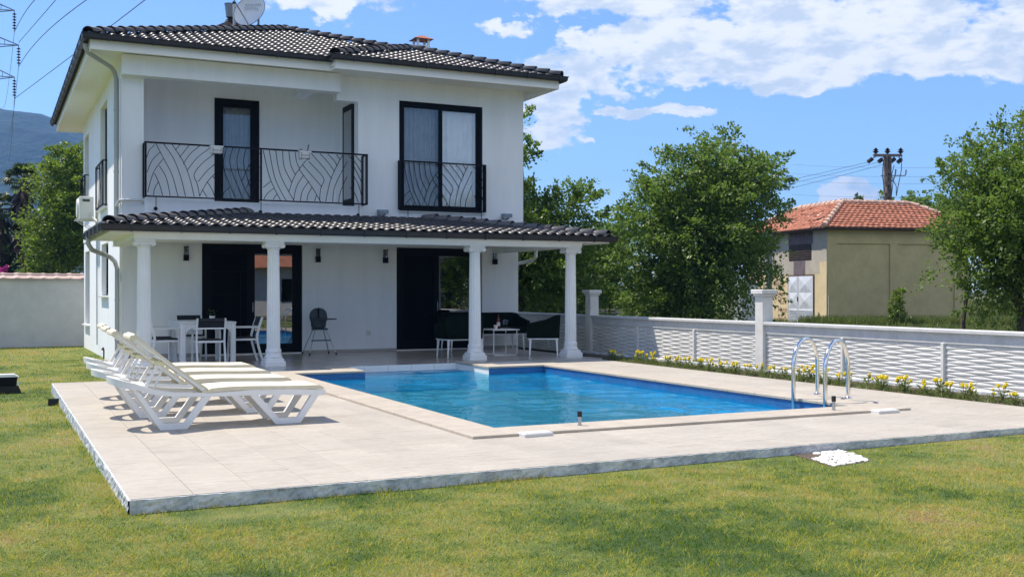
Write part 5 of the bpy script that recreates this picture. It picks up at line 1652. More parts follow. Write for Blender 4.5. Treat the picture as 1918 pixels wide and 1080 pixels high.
# pebble bed in the lawn
pb = thing('pebble_bed', 'rectangular drain bed filled with large white pebbles in the lawn by the kerb', 'pebble bed', (7.2, 7.75, -.12))
w = MB(); w.add([(6.80, 7.36, lawn_z(7,7.4)+.002), (7.40, 7.47, lawn_z(7,7.4)+.002), (7.55, 8.09, lawn_z(7,8)+.004), (6.98, 8.11, lawn_z(7,8)+.004)], [(0,1,2,3)]); w.build('soil_tray', 'soil', pb)
random.seed(42)
pmesh = []
import bmesh
for k in range(6):
    bm = bmesh.new(); bmesh.ops.create_icosphere(bm, subdivisions=2, radius=1)
    for v in bm.verts:
        v.co *= 1 + .22*math.sin(v.co.x*2.3+k)*math.cos(v.co.y*2.9+k*2) + .10*math.sin(v.co.z*5+k)
    me = bpy.data.meshes.new('pebble'); bm.to_mesh(me); bm.free(); me.materials.append(M['stone_white']); me.shade_smooth(); pmesh.append(me)
cnt = 0
placed = []
for i in range(3000):
    u_, v_ = random.random(), random.random()
    x = 6.83 + .54*u_ + .20*v_; y = 7.39 + .11*u_*(1-v_) + .69*v_
    edge = min(u_, 1-u_, v_, 1-v_)
    if cnt > 110 or (v_ > .6 and u_ < .35): continue
    s_ = random.uniform(.016, .026) if edge < .12 else random.uniform(.022, .042)
    if .35 < u_ < .6 and .3 < v_ < .6 and random.random() < .85: continue
    if any((x-a)**2+(y-b_)**2 < ((s_+c)*.72)**2 for a, b_, c in placed): continue
    placed.append((x, y, s_))
    o = inst(random.choice(pmesh), 'pebble', (x, y, lawn_z(x, y)+s_*.30), pb, rot=(random.uniform(-.3,.3), random.uniform(-.3,.3), random.uniform(0,6)), scale=(s_*random.uniform(1.0,1.4), s_, s_*.6))
    cnt += 1
# ------------------------------------------------------------------ the old transformer building beyond the fence
tbd = thing('transformer_building', 'small yellow building with red hipped tile roof and battered white steel doors', 'building', site(13.3, 45, 0))
u1 = (Rd*.968 + Fd*.25).normalized()        # along the long side, to the right
u2 = (-Rd*.25 + Fd*.968).normalized()       # away from the viewer
C0 = Vector(site(13.3, 45, 0))
def bx_(mb, a0, a1, b0, b1, z0, z1):
    V = []
    for z in (z0, z1):
        for a, b_ in ((a0,b0),(a1,b0),(a1,b1),(a0,b1)):
            p = C0 + u1*a + u2*b_; V.append((p.x, p.y, z))
    mb.add(V, [(3,2,1,0),(4,5,6,7),(0,1,5,4),(1,2,6,5),(2,3,7,6),(3,0,4,7)]); return mb
LA, LB, HT = 6.9, 7.2, 4.10
w = MB(); bx_(w, 0, LA, .06, LB, -.1, HT); w.build('wall', 'yellow_wall', tbd)
w = MB()
bx_(w, 0.0, .42, 0.0, .06, -.1, HT-.001); bx_(w, 3.0, 3.35, 0.0, .06, -.1, 3.52); bx_(w, 6.2, LA-.001, 0.0, .06, -.1, HT-.001); bx_(w, .42, 6.2, 0.0, .06, 3.52, HT-.001)
w.build('pilaster', 'yellow_wall', tbd)
w = MB(); bx_(w, -.04, -.002, .0, LB, -.1, 2.25); w.build('side_wall', 'cream_wall', tbd)
w = MB(); bx_(w, -.05, -.002, .0, .55, -.1, 2.75); w.build('corner_strip', 'cream_wall', tbd)
w = MB(); bx_(w, -.045, -.002, .55, LB, 2.251, HT-.002); bx_(w, -.045, -.002, 0, .549, 2.751, HT-.002); w.build('side_wall', 'grey_wall_paint', tbd)
w = MB(); bx_(w, -.052, -.046, 1.1, 3.2, 3.55, HT-.01); bx_(w, -.051, -.046, 1.75, 2.75, 2.0, 2.82); w.build('soot_stain', 'soot', tbd)
w = MB(); bx_(w, -.058, -.047, 1.22, 3.15, 2.85, 3.55); w.build('vent_opening', 'rust', tbd)
for i in range(6):
    w = MB(); bx_(w, -.075, -.059, 1.25, 3.12, 2.90+i*.105, 2.95+i*.105); w.build('louvre', 'wood_dark', tbd)
door = MB(); bx_(door, -.062, -.041, .98, 3.22, .0, 2.22); door = door.build('door_frame', 'rust', tbd)
for (a, b_) in ((1.05, 2.28), (2.32, 3.15)):
    # leaf stiffened by pressed diamonds, louvres below
    g = MB(); H0, H1 = .72, 2.16; P = lambda bb, z, o: tuple(C0 + u1*(-.064-o) + u2*bb + Vector((0,0,z)))
    bx_(g, -.085, -.063, a, b_, .05, 2.16)
    mid = (a+b_)/2
    for z0_, z1_ in ((.75, 1.42), (1.45, 2.12)):
        zc = (z0_+z1_)/2
        g.add([P(a+.04, z0_, .022), P(b_-.04, z0_, .022), P(b_-.04, z1_, .022), P(a+.04, z1_, .022), P(mid, zc, .075)], [(0,1,4),(1,2,4),(2,3,4),(3,0,4)])
    for k in range(8):
        z = .12+k*.07
        g.add([P(a+.05, z, .022), P(b_-.05, z, .022), P(b_-.05, z+.045, .05), P(a+.05, z+.045, .05)], [(0,1,2,3)])
        g.add([P(a+.05, z+.045, .05), P(b_-.05, z+.045, .05), P(b_-.05, z+.05, .022), P(a+.05, z+.05, .022)], [(0,1,2,3)])
    g.build('door_leaf', 'white_steel_door', door)
w = MB(); q = C0 + u1*-.11 + u2*2.3; w.tube([(q.x, q.y, 1.05), (q.x, q.y, 1.25)], .02, 6); w.build('handle', 'rust', door)
xd = -u2
M['graffiti'] = mat('sprayed_brown_paint', (.20, .10, .09), .9)
for txt, bb, z, sz in (('HAFIZ', 4.05, 1.72, .36), ('mahmut', 4.1, 1.30, .34), ('220', 3.7, .92, .42), ('Narin', 3.75, .55, .36), ('GZLA', 3.8, .22, .3)):
    p = C0 + u1*-.046 + u2*bb + Vector((0,0,z))
    text_obj(txt, sz, p, xd, (0,0,1), 'graffiti', tbd, 'graffiti')
p = C0 + u2*-.004 + u1*.14
w = MB(); bx_(w, -.01, .03, -.10, -.05, -.1, 1.3); w.build('pipe_stub', 'concrete', tbd)
# hipped roof with rows of tiles
EO = .42; ZR = 4.18; 
ra0, ra1, rb0, rb1 = -EO, LA+EO, -EO, LB+EO
RHh = 1.22; ins = (ra1-ra0)/2
def RP(a, b_, z):
    p = C0 + u1*a + u2*b_; return (p.x, p.y, z)
w = MB(); bx_(w, ra0+.05, ra1-.05, rb0+.05, rb1-.05, ZR-.10, ZR-.02); w.build('eaves_board', 'wood_dark', tbd)
rfo = MB()
ma = 2.15
rd0, rd1 = (ra0+ma+0.0, rb0+ma), (ra1-ma, rb0+ma)
rfo.add([RP(ra0,rb0,ZR-.02),RP(ra1,rb0,ZR-.02),RP(ra1,rb1,ZR-.02),RP(ra0,rb1,ZR-.02),RP(ra0+ma,rb0+ma,ZR+RHh-.03),RP(ra1-ma,rb0+ma,ZR+RHh-.03),RP(ra1-ma,rb1-ma,ZR+RHh-.03),RP(ra0+ma,rb1-ma,ZR+RHh-.03)], [(0,1,5,4),(1,2,6,5),(2,3,7,6),(3,0,4,7),(4,5,6,7)])
rfo = rfo.build('roof', 'red_trim', tbd)
def red_rows(P0, al, inn, width, name_parent, sag=0, seed=0):
    # each tile row is cut to the hips; tiles in a row are single pieces while they can be told apart
    rnd = random.Random(seed); rows = 11; dep = ma; s_ = RHh/ma
    tw = .26
    lst = []
    for r_ in range(rows):
        d0 = dep*r_/rows; d1 = dep*(r_+1)/rows + .03
        a = d0+.0
        n_ = int((width-2*d0)/tw)
        ww = (width-2*d0)/max(1, n_)
        for i in range(n_):
            A = d0 + i*ww
            lst.append((r_, A, ww, d0, d1))
    return lst, s_
tcount = 0
def put_red(P0, al, inn, width, seed, cap, broken=0):
    global tcount
    lst, s_ = red_rows(P0, al, inn, width, None, seed=seed)
    rnd = random.Random(seed)
    J = MB()
    for idx, (r_, A, ww, d0, d1) in enumerate(lst):
        if broken and rnd.random() < broken and 2 < r_ < 8: continue
        jz = rnd.uniform(-.008, .012) + (rnd.uniform(-.03, .05) if broken and rnd.random() < .25 else 0)
        def Q(a, d, up):
            p = P0 + al*a + inn*d; return (p.x, p.y, ZR + s_*d + up + jz)
        V = [Q(A+.006, d0-.04, .055), Q(A+ww*.5, d0-.04, .085), Q(A+ww-.006, d0-.04, .055), Q(A+.006, d1, .0), Q(A+ww*.5, d1, .02), Q(A+ww-.006, d1, .0),
             Q(A+.006, d0-.04, .02), Q(A+ww-.006, d0-.04, .02)]
        Fq = [(0,1,4,3),(1,2,5,4),(6,7,2,1,0)]
        if idx < cap:
            g = MB(); g.add(V, Fq); g.build('roof_tile', 'red_tile', rfo)
        else: J.add(V, Fq)
    if J.v:
        o = J.build('roof_tiling', 'red_tile', rfo); o['kind'] = 'stuff'
put_red(Vector(RP(ra0, rb0, 0)).xyz*1, u1, u2, ra1-ra0, 1, 170)
put_red(Vector(RP(ra0, rb1, 0)), -u2, u1, rb1-rb0, 2, 110, broken=.16)
put_red(Vector(RP(ra1, rb0, 0)), u2, -u1, rb1-rb0, 3, 0)
put_red(Vector(RP(ra1, rb1, 0)), -u1, -u2, ra1-ra0, 4, 0)
def red_caps(a, b_):
    a = Vector(a); b_ = Vector(b_); L = (b_-a).length; n_ = int(L/.38)
    for i in range(n_):
        p = a+(b_-a)*(i/n_); q = a+(b_-a)*((i+1.1)/n_)
        g = MB(); g.tube([tuple(p+Vector((0,0,.03))), tuple(q)], [.115, .09], 8); g.build('ridge_tile', 'red_trim', rfo)
red_caps(RP(ra0, rb0, ZR+.05), RP(ra0+ma, rb0+ma, ZR+RHh+.03)); red_caps(RP(ra1, rb0, ZR+.05), RP(ra1-ma, rb0+ma, ZR+RHh+.03))
red_caps(RP(ra0+ma, rb0+ma, ZR+RHh+.03), RP(ra1-ma, rb0+ma, ZR+RHh+.03)); red_caps(RP(ra0+ma, rb0+ma, ZR+RHh+.03), RP(ra0+ma, rb1-ma, ZR+RHh+.03))
red_caps(RP(ra0, rb1, ZR+.05), RP(ra0+ma, rb1-ma, ZR+RHh+.03))
# grey pole and small box left of it
q = site(11.15, 46.3, 0)
w = MB(); w.tube([(q[0], q[1], 0), (q[0], q[1], 4.2)], .13, 12)
single(w, 'pipe_pole', 'galv', 'thick grey pole standing in front of the transformer building, above the fence pillar', 'pole', q)
q = site(10.2, 46.5, 0)
w = MB(); w.cbox(q[0]-.45, q[0]+.45, q[1]-.3, q[1]+.3, 0, 1.9, .03)
t = thing('switch_cabinet', 'pale electrical cabinet half hidden behind the big tree beside the grey pole', 'cabinet', q)
w.build('cabinet_body', 'white_steel_door', t)
MB().box(q[0]-.40, q[0]-.02, q[1]-.315, q[1]-.301, .2, 1.8).build('cabinet_door', 'white_steel_door', t)
MB().box(q[0]+.02, q[0]+.40, q[1]-.315, q[1]-.301, .2, 1.8).build('cabinet_door', 'white_steel_door', t)

# electricity pole behind the building
ep = thing('electricity_pole', 'concrete electricity pole with cross arm and brown insulators behind the red roof', 'pole', site(21.1, 60, 0))
E0 = Vector(site(21.1, 60, 0))
zt = 1.5 + (545-290)*.03
def ez(v): return 1.5 + (545-v)*.03
w = MB(); q = E0
for s in (-1, 1): w.bar((q + Rd*s*.17 + Vector((0,0,0))), (q + Rd*s*.10 + Vector((0,0,zt))), .07, .26)
for k in range(14):
    z = .3 + k*.66
    if z < zt-.3: w.bar(q - Rd*.15 + Vector((0,0,z)), q + Rd*.15 + Vector((0,0,z)), .22, .22)
w.build('shaft', 'conc_pole', ep)
w = MB(); w.bar(q - Rd*.80 + Vector((0,0,ez(291))), q + Rd*.76 + Vector((0,0,ez(291))), .16, .14); w.build('cross_arm', 'conc_pole', ep)
w = MB(); w.bar(q - Rd*.38 + Vector((0,0,ez(329))), q + Rd*.95 + Vector((0,0,ez(329))), .05, .05)
w.tube([q + Rd*.95 + Vector((0,0,ez(329))), q+Rd*1.02 + Vector((0,0,ez(327))), q+Rd*1.05+Vector((0,0,ez(318)))], .04, 6)
w.tube([q + Rd*.25 + Vector((0,0,ez(340))), q+Rd*.42 + Vector((0,0,ez(330))), q+Rd*.47+Vector((0,0,ez(317)))], .04, 6)
w.build('switch_bracket', 'galv', ep)
w = MB(); w.bar(q - Rd*.42 + Vector((0,0,ez(370))), q + Rd*.38 + Vector((0,0,ez(370))), .06, .06); w.build('lower_bracket', 'conc_pole', ep)
for lx in (-.66, 0, .74):
    w = MB(); p = q + Rd*lx; w.tube([tuple(p+Vector((0,0,ez(289)))), tuple(p+Vector((0,0,ez(285))))], .05, 8)
    w.lathe([(.10, 0), (.11, .05), (.19, .10), (.07, .13), (.16, .20), (.06, .23), (.08, .27), (.03, .3)], (p.x, p.y, ez(287)), 12); w.build('insulator', 'porcelain', ep)
for (l0_, v0_, l1_, v1_) in ((-.85, 297, -1.12, 304), (-.30, 298, -.52, 304), (.42, 297, .10, 305), (.78, 298, .55, 305)):
    w = MB(); a = q+Rd*l0_+Vector((0,0,ez(v0_))); b_ = q+Rd*l1_+Vector((0,0,ez(v1_)))
    for k in range(5):
        p = a+(b_-a)*(k/5); p2 = a+(b_-a)*((k+.6)/5); w.tube([tuple(p), tuple(p2)], .12, 8)
    w.tube([tuple(q+Rd*l0_*.8+Vector((0,0,ez(294)))), tuple(a)], .025, 5)
    w.build('strain_insulator', 'porcelain', ep)
for pts in ([(-.3, 300), (-.36, 330), (-.2, 365), (-.1, 378)], [(.74, 290), (.7, 320), (.55, 345), (.42, 368)], [(.3, 310), (.15, 330), (.42, 350), (.42, 368)], [(.25, 340), (.12, 375), (.2, 392)]):
    w = MB(); w.tube([tuple(q + Rd*a + Fd*-.2 + Vector((0,0,ez(b_)))) for a, b_ in pts], .022, 5); w.build('cable', 'wire', ep)
def wire(a, b_, sag, r_, label, name='power_line', group='power lines', n=14):
    a = Vector(a); b_ = Vector(b_)
    pts = []
    for i in range(n+1):
        t = i/n; p = a.lerp(b_, t); p.z -= sag*4*t*(1-t); pts.append(tuple(p))
    w = MB(); w.tube(pts, r_, 4)
    return single(w, name, 'wire', label, 'power line', a, group)
for k, (lx, v_) in enumerate(((-1.12, 304), (-.52, 304), (.10, 305))):
    a = q + Rd*lx + Vector((0,0,ez(v_)))
    wire(a, site(-8, 92, 8.0-k*.9), 1.2, .012, ['upper', 'middle', 'lowest'][k] + ' of the thin power lines running left from the electricity pole', group='thin lines left of the electricity pole')
for k, (va, vb, tt) in enumerate(((305, 303, 24), (322, 320, 24.5), (335, 333, 24.2), (361, 357, 23.8))):
    a = site((1735-959)/2000*tt, tt, 1.5+(545-va)*tt/2000); b_ = site((2300-959)/2000*tt, tt-3, 1.5+(545-vb)*(tt-3)/2000+.2)
    c_ = site((1500-959)/2000*60, 62, 1.5+(545-va-3)*.031)
    wire(c_, b_, .25, .006, ['topmost', 'second', 'third', 'lowest'][k] + ' of the pale wires in front of the tree at the right edge', group='thin wires in front of the right tree')

# lattice pylon at the left edge
py = thing('pylon', 'tall steel lattice transmission tower at the left edge of the view', 'pylon', site(-61.5, 120, 0))
Pc = Vector(site(-61.5, 120, 0))
def half(z): return 3.2*(1-z/46.0)*.92 + .35
w = MB()
zs = [0, 5, 9.5, 13.5, 17, 20, 22.8, 25.4, 28, 30.4, 32.8, 35]
cor = [(-1,-1),(1,-1),(1,1),(-1,1)]
def pp(c, z): return Pc + Rd*c[0]*half(z) + Fd*c[1]*half(z) + Vector((0,0,z))
for i in range(len(zs)-1):
    for k in range(4):
        a, b_ = cor[k], cor[(k+1) % 4]
        w.bar(pp(a, zs[i]), pp(a, zs[i+1]), .16)
        w.bar(pp(a, zs[i]), pp(b_, zs[i+1]), .09); w.bar(pp(b_, zs[i]), pp(a, zs[i+1]), .09)
        w.bar(pp(a, zs[i+1]), pp(b_, zs[i+1]), .08)
w.bar(pp((0,0), 35), pp((0,0), 38), .2)
w.build('tower_body', 'galv', py)
tips = []
for (v_, utip) in ((20, 27), (85, 35), (145, 27)):
    z = 1.5 + (545-v_)*.06; lt = (utip-959)*.06 - (-61.5)
    for s in (1, -1):
        w = MB(); tip = Pc + Rd*lt*s + Vector((0,0,z))
        for dz in (0, 1.9):
            for fy in (-1, 1): w.bar(Pc + Rd*half(z)*s + Fd*fy*half(z) + Vector((0,0,z+dz)), tip, .09, .09)
        for k in (.33, .66):
            a = (Pc + Rd*half(z)*s + Vector((0,0,z))).lerp(tip, k); w.bar(a, (Pc + Rd*half(z)*s + Vector((0,0,z+1.9))).lerp(tip, k), .06)
        w.build('arm', 'galv', py)
        w = MB()
        for k in range(6): w.lathe([(.05, 0), (.22, .05), (.22, .09), (.05, .2)], (tip.x, tip.y, tip.z-.5-k*.32), 10)
        w.tube([tuple(tip), tuple(tip-Vector((0,0,2.4)))], .04, 5); w.build('insulator_string', 'porcelain', py)
        if s == 1: tips.append(tip-Vector((0,0,2.4)))
# conductors: one span passes high over the villa to the right, the other goes away to the left
def ray_pt(u_, v_, t): return Vector(site((u_-959)*t/2000, t, 1.5+(545-v_)*t/2000))
def wire3(P, r_, label, group):
    pts = []
    for i in range(25):
        t = i/24
        q_ = P[0]*(1-t)*(1-t) + P[1]*2*t*(1-t) + P[2]*t*t; pts.append(tuple(q_))
    w = MB(); w.tube(pts, r_, 4); single(w, 'transmission_line', 'wire', label, 'power line', P[0], group)
lbl = ['upper transmission line running up right from the pylon', 'middle transmission line running up right from the pylon', 'lowest transmission line from the pylon, passing behind the roof of the villa']
for (st, mid_, end_), lb in zip(((tips[0], (50, 19), (86, -18)), (tips[1], (85, 62), (215, -35)), (tips[2], (150, 93), (330, -45))), lbl):
    A = st; Mi = ray_pt(*mid_, 95); Eo = ray_pt(*end_, 62)
    ctl = Mi*2 - (A+Eo)*.5
    wire3((A, ctl, Eo + (Eo-ctl)*.6), .045, lb, 'transmission lines on the right of the pylon') if False else wire3((A, ctl, Eo), .032, lb, 'transmission lines on the right of the pylon')
wire3((ray_pt(35, 80, 120), ray_pt(70, 40, 100), ray_pt(115, -12, 80)), .03, 'thin earth wire rising steeply right from the middle arm of the pylon', 'transmission lines on the right of the pylon')
for k, (tp_, e_) in enumerate(zip(tips, ((4, 200), (10, 270), (14, 300)))):
    Eo = ray_pt(e_[0], e_[1], 260); wire3((tp_, tp_.lerp(Eo, .5)-Vector((0,0,6)), Eo), .03, ['transmission line dropping down left from the top arm of the pylon', 'transmission line dropping down from the middle arm of the pylon', 'transmission line dropping down from the lowest arm of the pylon'][k], 'transmission lines going away from the pylon')

# low concrete trackside beams and posts beyond the fence
def beam_line(l0_, l1_, t0_, t1_, z, name, label, h=.22):
    t = thing(name, label, 'kerb', site(l0_, t0_, z)); n_ = 6
    for i in range(n_):
        a = Vector(site(l0_+(l1_-l0_)*i/n_, t0_+(t1_-t0_)*i/n_, z)); b_ = Vector(site(l0_+(l1_-l0_)*(i+.96)/n_, t0_+(t1_-t0_)*(i+.96)/n_, z))
        w = MB(); w.bar(a, b_, .3, h); w.build('beam', 'concrete', t)
beam_line(3.0, 9.0, 55, 55.5, .45, 'concrete_kerb', 'low pale concrete beams behind the fence left of the big tree')
beam_line(20.5, 30, 50, 51, .12, 'concrete_kerb', 'low pale concrete beams behind the fence under the right tree')
for (l_, t_, lb) in ((5.9, 50, 'thin wooden stake behind the fence left of the big tree'),):
    q = site(l_, t_, 0); w = MB(); w.bar((q[0], q[1], 0), (q[0]+.03, q[1], 1.9), .09); single(w, 'stake', 'conc_pole', lb, 'stake', q)

# neighbouring house behind the viewer; the porch glass mirrors it
nh = thing('neighbour_house', 'white single-storey house with red roof behind the viewpoint', 'house', (16, -14, 0))
w = MB(); w.box(4, 24, -20, -12, -.4, 2.9); w.build('wall', 'garden_wall', nh)
w = MB(); w.add([(3.2,-11.2,2.9),(24.8,-11.2,2.9),(24.8,-20.8,2.9),(3.2,-20.8,2.9),(7,-16,4.6),(21,-16,4.6)], [(3,2,1,0),(0,1,5,4),(1,2,5),(2,3,4,5),(3,0,4)]); w.build('roof', 'red_tile', nh)
for a in (6, 10.5, 15.5, 20):
    w = MB(); w.box(a, a+1.4, -12.0, -11.96, .9, 2.2); f_ = w.build('window', 'frame', nh); MB().box(a+.08, a+1.32, -11.959, -11.955, .98, 2.12).build('pane', 'glass', f_)
w = MB(); w.box(-30, 13.2, -9.6, -9.4, -.4, 1.1); single(w, 'rear_garden_wall', 'garden_wall', 'plain white garden wall behind the viewpoint at the end of the lawn', 'wall', (0, -9.5, -.3))
# ------------------------------------------------------------------ trees
def leaf_cloud(rng, lobes, per_m3=None, n_shoots=300, leaves=60, ls=.075, shoot=(.6, 1.45), droop=.30, fill=.20, squash=.55, ztop=None):
    # lobes: (centre xyz, radius). Leaves ride on arching shoots that start inside each lobe and break its outline.
    vol = np.array([r**2.2 for _, r in lobes]); prob = vol/vol.sum()
    li = rng.choice(len(lobes), n_shoots, p=prob)
    C = np.array([c for c, _ in lobes])[li]; Rr = np.array([r for _, r in lobes])[li]
    d = rng.normal(size=(n_shoots, 3)); d[:, 2] += .35; d /= np.linalg.norm(d, axis=1)[:, None]
    st = C + d*(Rr*rng.uniform(.35, .92, n_shoots))[:, None]
    dr = d + rng.normal(scale=.45, size=(n_shoots, 3)); dr[:, 2] += .55; dr /= np.linalg.norm(dr, axis=1)[:, None]
    L = rng.uniform(*shoot, n_shoots)*np.clip(Rr/1.0, .55, 1.3)
    t = rng.uniform(0, 1, (n_shoots, leaves))
    P = st[:, None, :] + dr[:, None, :]*(L[:, None]*t)[:, :, None]
    P[:, :, 2] -= droop*(L[:, None]*t)**2
    w = (.17*(1-t*.6))[:, :, None]*np.clip(L, .4, 1.2)[:, None, None]
    P = P + rng.normal(scale=1, size=P.shape)*w*np.array([1, 1, .55])
    P = P.reshape(-1, 3)
    nf = int(len(P)*fill)
    li = rng.choice(len(lobes), nf, p=prob)
    C = np.array([c for c, _ in lobes])[li]; Rr = np.array([r for _, r in lobes])[li]
    d2 = rng.normal(size=(nf, 3)); d2 /= np.linalg.norm(d2, axis=1)[:, None]
    P2 = C + d2*(Rr*rng.uniform(.1, .95, nf)**.6)[:, None]
    P = np.concatenate([P, P2])
    n = len(P)
    ax_ = np.concatenate([np.repeat(dr, leaves, axis=0), d2]) + rng.normal(scale=.7, size=(n, 3)); ax_[:, 2] -= .25
    ax_ /= np.linalg.norm(ax_, axis=1)[:, None]
    nr = rng.normal(scale=.7, size=(n, 3)) + np.array([0, 0, 1.0])
    sd_ = np.cross(ax_, nr); sd_ /= np.linalg.norm(sd_, axis=1)[:, None] + 1e-9
    s = ls*rng.uniform(.6, 1.35, n)
    a = ax_*s[:, None]; b_ = sd_*(s*squash*.5)[:, None]
    V = np.stack([P, P + a*.5 + b_, P + a, P + a*.5 - b_], axis=1).reshape(-1, 3)
    F = np.arange(n*4).reshape(-1, 4)
    return V, F
def limbs(mb, base, r0, targets, rng, trunk_h):
    base = Vector(base)
    top = base + Vector((rng.uniform(-.1,.1), rng.uniform(-.1,.1), trunk_h))
    mb.tube([tuple(base + Vector((0,0,-.2))), tuple(base + Vector((.02,0,.15))), tuple(base.lerp(top, .5) + Vector((.05,.03,0))), tuple(top)], [r0*1.35, r0*1.05, r0*.9, r0*.75], 9)
    for t in targets:
        t = Vector(t); m1 = top.lerp(t, .35) + Vector((rng.uniform(-.2,.2), rng.uniform(-.2,.2), .15)); m2 = top.lerp(t, .7) + Vector((rng.uniform(-.2,.2), rng.uniform(-.2,.2), .1))
        mb.tube([tuple(top - Vector((0,0,.1))), tuple(m1), tuple(m2), tuple(t)], [r0*.55, r0*.38, r0*.22, r0*.08], 6)
def tree(name, label, base, lobes2, t, m, seed, n_shoots, leaves, ls, r0=.14, trunk_h=1.2, group='trees beyond the garden fence', depth=.8, **kw):
    rng = np.random.RandomState(seed)
    T = thing(name, label, 'tree', base, group)
    lobes = []
    for (lat, z, r_) in lobes2:
        k = rng.uniform(-depth, depth)
        lobes.append((np.array(site(lat*(1+k/t), t+k, z)), r_))
        if r_ > 1.0:
            for q in (-1, 1):
                k = q*r_*.7; lobes.append((np.array(site(lat*(1+k/t), t+k, z-.1*r_)), r_*.8))
    V, F = leaf_cloud(rng, lobes, n_shoots=n_shoots, leaves=leaves, ls=ls, **kw)
    zmin = kw.get('zmin', .0)
    V[:, 2] = np.maximum(V[:, 2], base[2]+.03)
    me = np_mesh('crown', V - np.array(base), F, m)
    o = bpy.data.objects.new('crown', me); COL.objects.link(o); o.parent = T
    mb = MB(); import random as _r
    rr = _r.Random(seed)
    limbs(mb, base, r0, [tuple(c) for c, r_ in lobes[:9]], rr, trunk_h)
    mb.build('trunk', 'bark', T)
    return T
T2L = [(6.86,3.69,2.0),(7.77,6.16,.99),(7.05,5.39,1.33),(8.38,5.02,1.14),(5.24,4.35,1.18),(5.43,5.58,.70),(4.39,2.54,.8),(4.58,3.69,.76),(8.95,5.58,.85),(9.3,4.25,.68),(6.48,1.59,1.52),(5.15,1.22,1.04),(7.9,2.35,1.33),(8.5,2.92,.8),(4.3,1.22,.7),(6.1,3.12,1.52),(6.4,5.6,.8)]
tree('broadleaf_tree', 'large bushy tree reaching down to the fence just left of the transformer building', site(6.9, 38, 0), T2L, 38, 'leaf', 1, 950, 72, .135, r0=.22, trunk_h=1.0)
T1L = [(.35,5.91,.5),(.02,6.83,.62),(.74,4.0,.98),(1.64,4.15,.86),(2.27,4.3,.72),(2.85,3.5,.6),(.92,2.85,1.34),(.02,2.31,1.62),(1.46,1.95,1.2),(2.4,2.67,.75),(2.72,1.1,.65),(-.3,4.31,.9),(-.9,5.6,1.1),(-.6,3.2,1.4)]
tree('broadleaf_tree', 'dark green tree directly behind the right corner of the villa and porch', site(.2, 36, 0), T1L, 36, 'leaf', 2, 620, 72, .135, r0=.2, trunk_h=1.6)
T3L = [(12.64,4.94,.95),(11.76,4.54,.7),(11.22,4.4,.40),(12.3,3.19,1.2),(11.5,2.92,.62),(11.08,3.66,.40),(12.7,1.95,1.0),(11.75,2.0,.6),(13.38,3.46,1.49),(12.0,1.35,.5),(13.51,5.48,.81),(11.4,2.3,.34),(13.9,2.1,1.2)]
tree('broadleaf_tree', 'tall leafy tree at the right edge, overlapping the transformer building', site(12.9, 27, 0), T3L, 27, 'leaf', 3, 760, 72, .105, r0=.13, trunk_h=1.1)
q = site(13.6, 28.5, 0)
mb = MB(); mb.tube([(site(11.85,28,0)), (site(11.83,28,.7)), site(11.95,28,1.6)], [.07, .06, .05], 7); single(mb, 'young_trunk', 'bark', 'slim bare trunk below the right tree, beside the corner of the transformer building', 'tree', site(11.85,28,0))
tree('garden_shrub', 'small light green shrub growing in front of the long yellow wall', site(15.3, 42.5, 0), [(15.35,.55,.30),(15.3,1.0,.24),(15.42,1.35,.17),(15.15,.35,.25),(15.7,.3,.2)], 42.5, 'leaf_bright', 4, 70, 26, .10, r0=.03, trunk_h=.4, group=None, depth=.1, shoot=(.2,.45))
tree('broadleaf_tree', 'distant tree top behind the red roof, right of the electricity pole', site(27.3, 78, 0), [(27.0,6.8,1.3),(29.2,6.9,1.5),(31.5,6.6,1.7),(25.4,6.3,.9),(33.5,6.4,1.8)], 78, 'leaf', 5, 260, 50, .26, r0=.3, trunk_h=3, group='distant trees')
tree('conifer_tree', 'small distant tree top behind the red roof left of the electricity pole', site(25.3, 80, 0), [(25.7,7.7,.55),(24.6,7.4,.5),(26.4,7.4,.4)], 80, 'leaf_dark', 6, 60, 40, .26, r0=.2, trunk_h=4, group='distant trees')
for i, (lat, t, lb, l2) in enumerate(((3.3, 50, 'thicket of dark shrubs behind the fence between the porch and the big tree', [(4.03,2.62,1.3),(5.03,1.62,1.0),(3.02,1.88,1.5),(4.4,3.7,.9),(4.78,3.1,.9),(5.3,4.2,.7),(2.0,1.5,1.3)]),
                                       (.5, 47, 'dark hedge seen between the porch columns beyond the fence', [(0,1.5,1.5),(1.3,1.8,1.5),(-1.4,1.6,1.5),(2.4,1.4,1.2),(0,2.9,1.2),(-1.5,3.0,1.3)]))):
    tree('shrub_thicket', lb, site(lat, t, 0), l2, t, 'leaf_dark' if i else 'leaf', 20+i, 520, 50, .17, r0=.1, trunk_h=.8, group='thickets beyond the fence')
for i, (lat, t, l2, lb) in enumerate(((33, 62, [(31,2.2,2.2),(34,2.5,2.5),(37,2.4,2.6),(29,1.8,1.6)], 'bushy green thicket far right behind the right tree'),
                                   (24.6, 66, [(23.5,2,1.6),(26,2.3,2.0)], 'green thicket behind the right end of the transformer building'))):
    tree('shrub_thicket', lb, site(lat, t, 0), l2, t, 'leaf_bright' if i == 0 else 'leaf', 30+i, 300, 45, .22, r0=.1, trunk_h=.8, group='thickets far right')
# trees behind the viewpoint that the porch glass mirrors
t2 = [o for o in bpy.data.objects if o.name == 'broadleaf_tree'][0]
for (x, y, rz, lb) in ((25, -9, 1.0, 'tree behind the viewpoint, nearest to the neighbour house'), (31, -3, 2.2, 'second tree behind the viewpoint, beyond the fence'), (38, 2, 3.9, 'third tree behind the viewpoint, beyond the fence'), (33, -14, 5.1, 'tree behind the viewpoint, farthest from the fence')):
    dup(t2, (x, y, 0), rz, lb)['group'] = 'trees behind the viewpoint'
